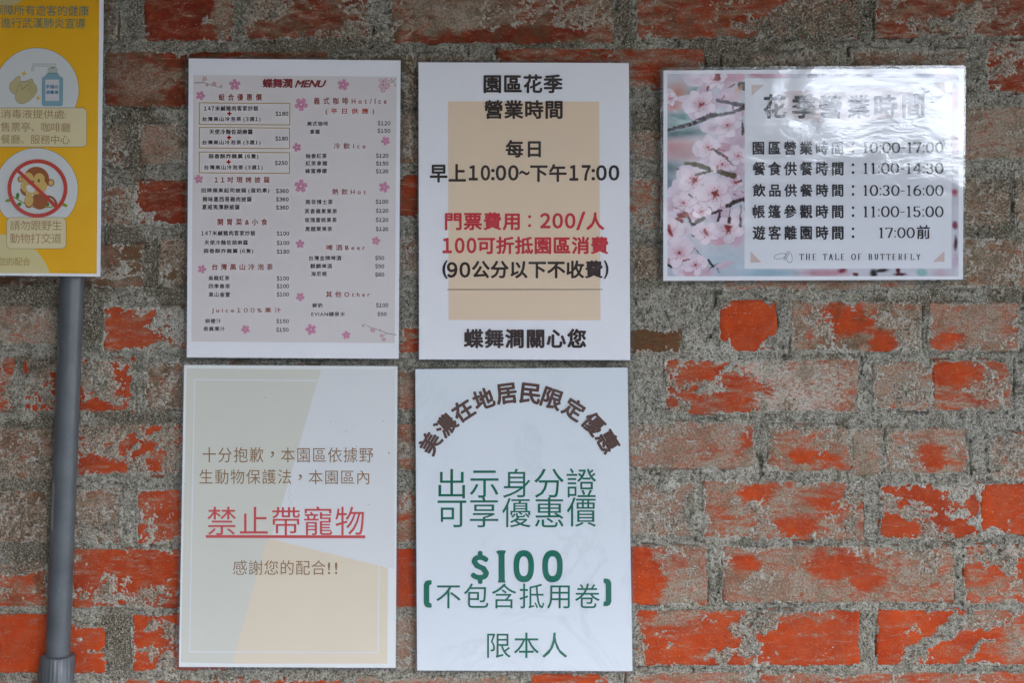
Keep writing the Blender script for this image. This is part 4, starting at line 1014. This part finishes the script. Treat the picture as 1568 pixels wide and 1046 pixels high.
for ch, (x, y) in zip('美濃在地居民限定優惠', ((162,540),(262,425),(372,330),(503,256),(650,222),(803,222),(943,255),(1083,322),(1207,415),(1300,528))):
    ang = math.atan2(x-728, 878-y); cx, cy = E(x, y)
    R1_.text(ch, (cx-15, cy-15, cx+15, cy+15), BR_, 3, off=.034, rot=ang)
def cells(S_, txt, boxes_, col, off, lay=3):
    for ch, q_ in zip(txt, boxes_): S_.text(ch, q_, col, lay, off=off)
cells(R1_, '出示身分證', [E(215,705,385,893), E(415,715,600,890), E(627,703,803,890), E(828,703,1018,890), E(1035,700,1226,888)], GRN, .004)
cells(R1_, '可享優惠價', [(670,767,714,808), (719.5,762,763,808), (769,763,812.5,808), (819,762,863,808), (868,762,913,807)], GRN, .004)
Fm = zm(620,790,4.086)
R1_.text('$', Fm(420,230,518,420), GRN, 3, off=.045)
x0, y0, x1, y1 = Fm(568,218,630,420)
R1_.fill('lettering', [[(x0,y0+2),(x0+5,y0),(x1,y0),(x1,y0+2.5),(x1-1.5,y0+6),(x1-1.2,y1-4),(x1,y1),(x0+3.2,y1),(x0+4.6,y1-5),(x0+4.6,y0+8),(x0+3.2,y0+5)]], GRN, 3)
for q_ in ((680,217,808,418),(860,217,988,418)):
    x0, y0, x1, y1 = Fm(*q_); cx, cy, rx, ry = (x0+x1)/2, (y0+y1)/2, (x1-x0)/2, (y1-y0)/2
    def sup(rx_, ry_, n=40):
        o = []
        for k in range(n):
            a = 2*math.pi*k/n; ca, sa = math.cos(a), math.sin(a)
            o.append((cx+rx_*abs(ca)**.82*(1 if ca > 0 else -1), cy+ry_*abs(sa)**.82*(1 if sa > 0 else -1)))
        return o
    oo, ii_ = sup(rx, ry), sup(rx-8.6, ry-9.5); n = len(oo)
    R1_.fill('lettering', [[oo[k], oo[(k+1)%n], ii_[(k+1)%n], ii_[k]] for k in range(n)], GRN, 3)
for (q_, sgn) in (((118,405,167,577),1),((1243,395,1292,567),-1)):
    x0, y0, x1, y1 = Fm(*q_)
    pts = [(x1,y0),(x0+6,y0),(x0+2,y0+2),(x0,y0+7),(x0,y1-7),(x0+2,y1-2),(x0+6,y1),(x1,y1),(x1,y1-6),(x0+8.5,y1-8),(x0+8.5,y0+8),(x1,y0+6)]
    if sgn < 0: pts = [(x0+x1-x, y) for x, y in pts][::-1]
    R1_.fill('bracket', [pts], GRN, 3)
R1_.text('不包含抵用卷', Fm(197,425,1220,583), GRN, 3, off=.004, space=1.08)
R1_.text('限本人', Fm(515,733,1015,892), GRN, 3, off=.004, space=1.08)

# ---- 6. hours card with the blossom photograph
P1 = Sheet('hours_card', 6, [(1016,107.5),(1476,104),(1474.5,428),(1015.5,430)], .0095, .0110,
           'landscape card of blossom season hours with a glossy sky reflection', 'notice', 1.0, papercol=(.78,.80,.85), rim=(5,5,3,4))
px0, py0, px1, py1 = 1022, 112.5, 1468, 423
cw, chh = 560, 390
ux, uy = np.meshgrid(np.linspace(px0, px1, cw), np.linspace(py0, py1, chh)); ux = ux.astype(np.float32); uy = uy.astype(np.float32)
WBC = {}
img = np.zeros((chh, cw, 3), np.float32)
SWX = .9*fbm(ux, uy, 4, 850, 2); SWY = .9*fbm(ux, uy, 4, 860, 2)
def blend(mask, col):
    rows = np.flatnonzero(mask.any(1)); cols = np.flatnonzero(mask.any(0))
    if not len(rows): return
    sl = (slice(rows[0], rows[-1]+1), slice(cols[0], cols[-1]+1))
    m = np.clip(mask[sl], 0, 1)[..., None]; img[sl] = img[sl]*(1-m) + np.array(col, np.float32)*m
def soft(cx, cy, rx, ry, a=0, edge_=.3, wob=0.0, seed=700):
    c_, s_ = math.cos(math.radians(a)), math.sin(math.radians(a))
    if wob:
        k_ = seed % 5
        if k_ not in WBC: WBC[k_] = (fbm(ux, uy, 9, 700+k_*20, 3), fbm(ux, uy, 9, 709+k_*20, 3))
        wx_, wy_ = ux + wob*WBC[k_][0], uy + wob*WBC[k_][1]
    else: wx_, wy_ = ux, uy
    dx, dy = wx_-cx, wy_-cy; u_ = (dx*c_+dy*s_)/rx; v_ = (-dx*s_+dy*c_)/ry
    return np.clip((1-np.sqrt(u_*u_+v_*v_))/edge_, 0, 1)
def seg(x0, y0, x1, y1, w0, w1, sft=1.0):
    dx, dy = x1-x0, y1-y0; L2 = dx*dx+dy*dy
    t_ = np.clip(((ux-x0)*dx+(uy-y0)*dy)/L2, 0, 1)
    dd = np.hypot(ux-(x0+t_*dx)+SWX, uy-(y0+t_*dy)+SWY); wloc = w0+(w1-w0)*t_
    return np.clip((wloc-dd)/sft+.5, 0, 1)
J = zm(1000,90,2.904)
JA = zm(1010,100,6.15); JB = zm(1010,260,5.977)
img[:] = srgb(206,209,216)
blend(soft(*JA(170,250),26,22,0,.9), srgb(190,140,125)); blend(soft(*JA(130,390),24,16,0,.9), srgb(196,130,120))
blend(soft(*JA(230,480),46,14,0,.8), srgb(88,140,135)); blend(soft(*JA(150,560),40,10,0,.8), srgb(150,175,170))
blend(soft(*JA(200,640),60,12,-6,.8), srgb(98,130,132)); blend(soft(*JA(330,250),16,12,-40,.8), srgb(110,160,150))
blend(soft(*JA(160,780),60,22,-4,.8), srgb(205,165,165)); blend(soft(*JA(200,840),60,18,0,.9), srgb(190,160,165)); blend(soft(*JA(90,960),40,16,0,.8), srgb(120,140,145))
blend(soft(*JB(60,120),30,22,0,.8), srgb(140,160,165)); blend(soft(*JB(600,880),70,38,0,.7), srgb(190,206,214)); blend(soft(*JB(300,960),90,16,0,.8), srgb(190,200,212))
WHT = srgb(226,218,228); WH2 = srgb(212,196,210); PNK = srgb(214,176,188)
def petalset(T, lst):
    for i, (x, y, rx, ry, a, c_) in enumerate(lst):
        cx, cy = T(x, y); sc = 6.15 if T is JA else 5.977
        base_ = {0:WHT, 1:WH2, 2:PNK}[c_]
        blend(soft(cx, cy, rx/sc, ry/sc, a, .10, 1.0, 720+i)*.96, base_)
        blend(soft(cx+rx/sc*.18, cy+ry/sc*.25, rx/sc*.8, ry/sc*.6, a, .9, 0, 0)*.45, tuple(q_*.9 for q_ in PNK))
        ca = math.radians(a)
        for k in (-1, 0, 1):
            blend(seg(cx+k*2, cy, cx+rx/sc*.8*math.cos(ca)+k*3, cy+rx/sc*.8*math.sin(ca)+k*2, .25, .15, 1.6)*.22, srgb(190,150,170))
petalset(JA, [(330,130,110,70,0,0),(560,140,130,80,10,1),(700,100,110,60,0,2),(420,240,70,120,35,1),(110,330,40,45,0,0),(95,245,35,35,0,0),(240,310,80,35,-5,0),(300,380,90,90,0,0),
 (450,330,120,100,20,1),(380,470,110,60,0,1),(640,300,110,90,0,1),(730,430,110,80,0,0),(490,580,120,70,0,0),(650,560,120,100,0,1),(620,680,70,70,20,0),(740,690,90,90,0,1),
 (460,740,70,90,20,0),(375,790,70,75,-10,0),(440,890,110,40,-30,0),(600,770,80,50,0,2),(700,810,50,60,0,0),(570,920,110,60,0,0),(740,920,90,90,0,0),(700,1010,120,60,0,1),(250,1000,100,60,0,0)])
petalset(JB, [(230,60,90,60,0,0),(200,130,90,60,0,0),(130,220,70,60,-20,0),(170,200,110,70,0,0),(450,110,110,70,0,0),(590,170,100,110,0,0),(370,230,100,80,0,0),(520,320,130,90,0,1),(250,300,120,80,0,1),
 (120,330,90,90,0,1),(330,400,90,70,0,2),(110,440,80,70,0,0),(690,90,60,70,0,2),(730,230,80,60,0,1),(600,420,150,60,0,1),(720,430,90,80,0,0),(180,540,120,70,0,0),(360,570,80,80,0,0),(500,560,110,70,0,0),
 (690,620,90,90,10,1),(560,650,90,40,-10,2),(160,680,130,100,0,0),(120,790,90,80,0,2),(330,840,130,70,20,0),(190,920,80,60,0,0),(420,930,90,50,0,1),(590,870,90,28,-18,1),(290,940,80,50,0,2)])
def flower(T, sc, x, y, R_, rot, sq=1.0, dark=0):
    cx, cy = T(x, y); R_ = R_/sc
    for k in range(5):
        a = rot + k*72; ca = math.radians(a)
        px_, py_ = cx + R_*.52*math.cos(ca), cy + R_*.52*math.sin(ca)*sq
        blend(soft(px_+.7, py_+1.0, R_*.54, R_*.43, a, .14, 1.6, 800+k)*.5, srgb(176,150,170))
        blend(soft(px_, py_, R_*.52, R_*.41, a, .12, 1.8, 810+k)*.97, srgb(234-dark, 224-dark, 231-dark))
        blend(soft(px_+R_*.15*math.cos(ca), py_+R_*.15*math.sin(ca), R_*.30, R_*.16, a, .9)*.35, srgb(236,230,238))
    blend(soft(cx, cy, R_*.62, R_*.55*sq, 0, .95)*.55, srgb(216,160,176))
    for k in range(11):
        a = math.radians(rot + k*33 + 9); l_ = R_*(.22+.12*((k*7) % 3))
        blend(seg(cx, cy, cx+l_*math.cos(a), cy+l_*math.sin(a)*sq, .45, .2, .8)*.8, srgb(170,80,88))
        blend(soft(cx+l_*math.cos(a), cy+l_*math.sin(a)*sq, .7, .7, 0, .5)*.9, srgb(120,60,50))
    blend(soft(cx, cy, R_*.13, R_*.12, 0, .6), srgb(160,60,70))
for q_ in ((385,365,150,20,1),(520,130,120,50,.8),(640,560,130,0,.9),(455,770,120,200,1),(590,930,140,10,.8),(740,850,100,40,1),(100,310,70,0,1)): flower(JA, 6.15, *q_)
for q_ in ((310,100,150,10,1),(505,215,170,30,1),(220,300,120,60,.8),(90,560,140,-10,1),(425,575,120,25,.9),(630,540,150,15,.8,8),(180,760,150,40,1,4),(330,870,110,5,.8,4),(380,380,90,0,1),(690,110,80,20,1,10)): flower(JB, 5.977, *q_)
BK = srgb(58,34,42); RDK = srgb(150,62,62)
def strokes(T, lst, col, sc):
    for (x0, y0, x1, y1, w0, w1) in lst:
        a = T(x0, y0); b_ = T(x1, y1); blend(seg(*a, *b_, w0/sc, w1/sc, 1.1)*.93, col)
strokes(JA, [(75,605,290,555,14,18),(290,555,480,470,20,22),(480,470,560,465,24,16),(560,465,690,440,14,16),(690,440,800,395,16,20),(545,330,700,360,18,16),(690,360,810,375,20,22),(770,190,810,200,40,40),
 (782,430,785,560,3,3),(785,550,783,640,9,16),(695,385,690,415,7,7),(525,800,600,850,16,12),(600,850,690,940,9,4),(170,975,180,980,9,4)], BK, 6.15)
strokes(JB, [(240,400,300,500,14,16),(300,500,410,440,18,18),(480,400,560,370,12,14),(620,330,680,300,20,18),(680,295,785,268,18,18),(648,290,640,440,4,5),(640,440,636,480,14,16),(738,260,742,440,4,5),(742,450,742,510,14,16),(778,290,780,390,4,5),
 (550,400,535,465,12,14),(450,340,480,370,4,4),(310,710,380,780,5,3),(450,830,490,880,12,12),(485,880,450,925,8,3),(490,880,535,855,6,3),(75,870,110,890,16,10),(530,905,545,940,6,4),(390,130,385,138,5,4),(270,225,298,255,8,5),(680,220,710,235,6,3),(745,190,765,205,4,4),(300,600,312,612,8,6)], BK, 5.977)
strokes(JA, [(240,920,330,930,12,14),(330,930,470,975,26,18),(350,1030,500,990,14,10),(560,1000,700,1040,24,26)], srgb(98,84,60), 6.15)
strokes(JA, [(500,790,450,795,12,5),(545,120,545,85,28,26),(455,200,455,235,11,8),(415,355,370,390,10,6),(640,210,700,180,6,10),(610,290,590,310,10,8),(590,830,640,870,10,8),(545,940,545,965,8,8),(550,790,620,800,6,5)], RDK, 6.15)
for dx in range(-60, 70, 18): strokes(JA, [(760+dx*.3,190,690+dx,320,3,2)], srgb(222,178,140), 6.15)
strokes(JB, [(330,90,280,70,16,5),(330,90,290,135,14,4),(330,90,350,60,10,5),(505,215,470,205,18,6),(505,215,530,180,20,6),(505,215,545,235,18,5),(505,215,490,265,16,5),(505,215,520,262,12,4),(180,420,240,410,22,26),(160,450,210,470,14,14),(130,340,230,385,4,4),
 (80,520,100,600,22,8),(90,560,115,605,14,6),(410,550,430,600,12,5),(430,570,450,600,8,4),(625,530,600,510,22,8),(625,530,670,520,22,5),(625,540,615,590,18,5),(625,540,650,585,14,4),(220,830,270,820,10,5),(690,120,740,100,8,14)], RDK, 5.977)
r_ = np.random.RandomState(4)
for k in range(46):
    x, y = JB(200+r_.rand()*480, 260+r_.rand()*130); blend(soft(x, y, .7, .7, 0, .5), srgb(176,110,120))
# strip of the picture around the panel (top, right, bottom)
for (x, y, rx, ry, c_) in [(1160,113,20,8,(200,140,160)),(1185,114,30,8,(205,170,185)),(1245,114,12,7,(62,48,62)),(1262,113,8,5,(70,50,60)),(1285,114,14,6,(120,80,84)),(1320,114,20,5,(70,60,76)),(1370,114,30,6,(205,212,228)),(1415,114,20,6,(130,140,165)),(1450,116,20,10,(214,200,215)),
    (1462,150,8,25,(210,170,180)),(1462,220,8,20,(214,190,200)),(1462,262,7,5,(70,50,55)),(1462,295,7,8,(165,80,100)),(1462,345,6,8,(140,70,90)),(1463,372,4,16,(96,60,70)),(1462,400,8,16,(200,186,200)),
    (1180,418,60,8,(168,194,206)),(1262,418,50,8,(196,160,170)),(1290,414,10,5,(150,70,90)),(1310,420,6,4,(110,50,60)),(1338,418,8,9,(66,60,64)),(1350,414,14,4,(74,64,70)),(1375,414,5,9,(110,50,62)),(1378,420,13,3,(100,52,62)),(1412,418,11,9,(150,190,186)),(1440,418,16,9,(205,190,200))]:
    blend(soft(x, y, rx, ry, 0, .6, 1.0, 760), srgb(*c_))
dd_ = S*(D-.0082)/D
Vp = np.stack([(ux-784)*S, uy*0, (523-uy)*S], -1).reshape(-1, 3)
q0 = (ux.ravel() - P1.x0)/(P1.x1-P1.x0); dep = P1.dl*(1-q0)+P1.dr*q0 + LAY
kk_ = S*(D-dep)/D
Vp = np.stack([(ux.ravel()-784)*kk_-P1.loc.x, -dep-P1.loc.y, ZC+(523-uy.ravel())*kk_-P1.loc.z], -1)
ii = np.arange(cw*chh).reshape(chh, cw)
Fp = np.stack([ii[:-1,:-1], ii[1:,:-1], ii[1:,1:], ii[:-1,1:]], -1)
qx_, qy_ = ux[:-1,:-1], uy[:-1,:-1]
keep = ~((qx_ > 1146) & (qx_ < 1452) & (qy_ > 124) & (qy_ < 407))
pm = mesh_np('blossom_photograph', Vp, Fp[keep])
ca_ = pm.attributes.new('paint', 'FLOAT_COLOR', 'POINT')
img *= (1 + .07*fbm(ux, uy, 14, 870, 4))[..., None]*np.array([.97,.95,.98], np.float32)
img = np.clip(img, 0, 1)**1.18
lin = np.concatenate([img.reshape(-1, 3)*1.0, np.ones((cw*chh, 1), np.float32)], -1).astype(np.float32)
ca_.data.foreach_set('color', lin.ravel())
link('blossom_photograph', pm, print_mat((.5,.5,.5), 6, 1.0, vcol=True, name='blossom_print'), P1.root)
I = zm(1120,90,2.905)
P1.fill('text_panel', [[I(60,86), I(980,84), I(979,932), I(58,934)]], (.72,.745,.80), 2.2)
PE = (.60,.475,.455)
for tri in (((90,115),(145,115),(90,163)),((85,855),(85,907),(133,905)),((900,105),(948,105),(948,155)),((948,855),(948,903),(895,903))):
    P1.fill('corner_triangle', [[I(*p) for p in tri]], PE, 3)
bs = []
for k in range(60):
    a = 2*math.pi*k/60; ca, sa = math.cos(a), math.sin(a)
    bs.append(I(505+355*abs(ca)**.7*(1 if ca > 0 else -1)*(1+.035*math.sin(7*a+1)), 205+72*abs(sa)**.8*(1 if sa > 0 else -1)*(1+.14*math.sin(5*a)+.06*math.sin(13*a)) - 8*ca))
P1.fill('brush_stroke', [bs], (.60,.53,.545), 3)
DT = (.030,.026,.034)
for ch, q_ in zip('花季營業時間', ((145,160,243,262),(272,160,372,262),(388,162,490,262),(520,162,614,260),(638,160,736,260),(763,157,857,258))):
    P1.text(ch, I(*q_), DT, 4, off=.026, rough=.7)
for k, (tx, y0, y1) in enumerate((('園區營業時間',367,425),('餐食供餐時間',458,517),('飲品供餐時間',557,612),('帳篷參觀時間',650,708),('遊客離園時間',743,803))):
    P1.text(tx, I(96,y0,497,y1), DT, 4, off=.027, space=1.25, rough=.3)
    ym = (y0+y1)/2; P1.fill('colon', [ell(*I(541,ym-17), 2.0, 2.2, 0, 12), ell(*I(541,ym+18), 2.0, 2.2, 0, 12)], DT, 4)
# serif numerals, drawn as pen strokes (x 0..1, y 0..1 down)
def arc_(cx, cy, rx, ry, a0, a1, n=12, w=None):
    return [(cx+rx*math.cos(math.radians(a0+(a1-a0)*k/n)), cy+ry*math.sin(math.radians(a0+(a1-a0)*k/n))) for k in range(n+1)]
NUM = {'0': [arc_(.5,.5,.36,.46,0,360,24)], '1': [[(.30,.16),(.52,.04)],[(.52,.04),(.52,.95)],[(.30,.97),(.74,.97)]],
 '3': [arc_(.45,.26,.30,.21,-160,85),arc_(.45,.72,.34,.25,-85,160)], '4': [[(.66,.03),(.10,.66)],[(.10,.68),(.92,.68)],[(.68,.03),(.68,.96)],[(.50,.97),(.86,.97)]],
 '5': [[(.22,.06),(.80,.06)],[(.22,.06),(.19,.46)],arc_(.46,.68,.34,.28,-130,160)], '6': [arc_(.5,.68,.34,.28,0,360,20),arc_(.78,.62,.62,.58,-178,-100)],
 '7': [[(.12,.16),(.14,.05)],[(.14,.06),(.88,.06)],[(.86,.08),(.42,.97)]], ':': [], '-': [[(.15,.55),(.85,.55)]]}
WDT = {'0':1.0,'1':.80,'3':.92,'4':1.0,'5':.92,'6':.98,'7':.92,':':.36,'-':.55}
def numerals(S_, txt, box, col, lay):
    x0, y0, x1, y1 = box; tot = sum(WDT[c] for c in txt); u_ = (x1-x0)/tot; x = x0
    polys = []
    H_ = y1-y0
    for c in txt:
        w_ = WDT[c]*u_
        if c == ':':
            polys += [ell(x+w_/2, y0+.33*H_, 1.25, 1.3, 0, 10), ell(x+w_/2, y0+.88*H_, 1.25, 1.3, 0, 10)]
        for st_ in NUM[c]:
            for i in range(len(st_)-1):
                ax_, ay_ = x+st_[i][0]*w_, y0+st_[i][1]*H_; bx_, by_ = x+st_[i+1][0]*w_, y0+st_[i+1][1]*H_
                d = Vector((bx_-ax_, by_-ay_)); 
                if d.length < 1e-5: continue
                vert = abs(d.y)/d.length; t_ = 1.25+1.45*vert
                d.normalize(); n_ = Vector((-d.y, d.x))*t_*.5; e_ = d*.25
                A_ = Vector((ax_, ay_))-e_; B_ = Vector((bx_, by_))+e_
                polys.append([tuple(A_+n_), tuple(B_+n_), tuple(B_-n_), tuple(A_-n_)])
        x += w_
    S_.fill('lettering', polys, col, lay)
for tx, q_ in (('10:00-17:00',(580,370,946,418)),('11:00-14:30',(580,462,946,511)),('10:30-16:00',(580,561,946,609)),('11:00-15:00',(580,655,946,704)),('17:00',(650,750,818,797))):
    numerals(P1, tx, I(*q_), DT, 4)
P1.text('前', I(826,740,882,800), DT, 4, off=.018, rough=.5)
# THE TALE OF BUTTERFLY in small roman capitals
CAP = {'T': [[(.5,.05),(.5,.96)],[(.05,.05),(.95,.05)],[(.32,.97),(.68,.97)],[(.06,.05),(.06,.2)],[(.94,.05),(.94,.2)]], 'H': [[(.2,.04),(.2,.96)],[(.8,.04),(.8,.96)],[(.2,.5),(.8,.5)],[(.04,.97),(.36,.97)],[(.64,.97),(.96,.97)],[(.04,.04),(.36,.04)],[(.64,.04),(.96,.04)]],
 'E': [[(.2,.04),(.2,.96)],[(.05,.04),(.85,.04)],[(.2,.5),(.7,.5)],[(.05,.97),(.9,.97)]], 'A': [[(.5,.03),(.14,.96)],[(.5,.03),(.86,.96)],[(.28,.66),(.72,.66)],[(.0,.97),(.3,.97)],[(.7,.97),(1,.97)]],
 'L': [[(.22,.04),(.22,.96)],[(.06,.04),(.4,.04)],[(.06,.97),(.9,.97)],[(.9,.97),(.92,.78)]], 'O': [arc_(.5,.5,.44,.47,0,360,18)], 'F': [[(.2,.04),(.2,.96)],[(.05,.04),(.88,.04)],[(.2,.5),(.7,.5)],[(.05,.97),(.4,.97)]],
 'B': [[(.2,.04),(.2,.96)],[(.06,.04),(.5,.04)],arc_(.48,.27,.3,.23,-90,90,8),[(.2,.5),(.5,.5)],arc_(.5,.73,.36,.24,-90,90,8),[(.06,.97),(.5,.97)]], 'U': [[(.2,.04),(.2,.6)],arc_(.5,.62,.3,.34,180,0,10),[(.8,.62),(.8,.04)],[(.06,.04),(.36,.04)],[(.66,.04),(.94,.04)]],
 'R': [[(.2,.04),(.2,.96)],[(.06,.04),(.5,.04)],arc_(.5,.28,.3,.24,-90,90,8),[(.2,.52),(.5,.52)],[(.5,.52),(.9,.97)],[(.06,.97),(.38,.97)]], 'Y': [[(.1,.04),(.5,.5)],[(.9,.04),(.5,.5)],[(.5,.5),(.5,.96)],[(.3,.97),(.7,.97)],[(.3,.66),(.7,.66)]]}
x0, y0, x1, y1 = I(300,867,846,895)
txt = 'THE TALE OF BUTTERFLY'; wl = {'H':1.15,'O':1.1,' ':.75}
tot = sum(wl.get(c, 1.0) for c in txt)*1.0; u_ = (x1-x0)/tot; x = x0; polys = []
for c in txt:
    w_ = wl.get(c, 1.0)*u_
    for st_ in CAP.get(c, []):
        for i in range(len(st_)-1):
            A_ = Vector((x+(.12+.66*st_[i][0])*w_, y0+st_[i][1]*(y1-y0))); B_ = Vector((x+(.12+.66*st_[i+1][0])*w_, y0+st_[i+1][1]*(y1-y0)))
            d = B_-A_
            if d.length < 1e-5: continue
            t_ = .55+.95*abs(d.y)/d.length; d.normalize(); n_ = Vector((-d.y, d.x))*t_*.5
            polys.append([tuple(A_+n_), tuple(B_+n_), tuple(B_-n_), tuple(A_-n_)])
    x += w_
P1.fill('lettering', polys, DT, 4)
bt = []
for k in range(37):
    a = 2*math.pi*k/36; bt.append(I(216+26*math.cos(a)-6*math.sin(a), 878+12*math.sin(a)-8*math.cos(a)*.3))
P1.line('butterfly_drawing', bt, .6, DT, 4)
P1.line('butterfly_drawing', [I(256+14*math.cos(2*math.pi*k/30)+4*math.sin(2*math.pi*k/30), 882+25*math.sin(2*math.pi*k/30)) for k in range(31)], .6, DT, 4)
P1.line('butterfly_drawing', [I(244-5*math.sin(2*math.pi*k/24)-14*math.cos(2*math.pi*k/24)*.7, 880+15*math.cos(2*math.pi*k/24)) for k in range(25)], .6, DT, 4)

print('tris', sum(len(o.data.polygons)*2 for o in bpy.data.objects if o.type == 'MESH'), 'objects', len(bpy.data.objects))
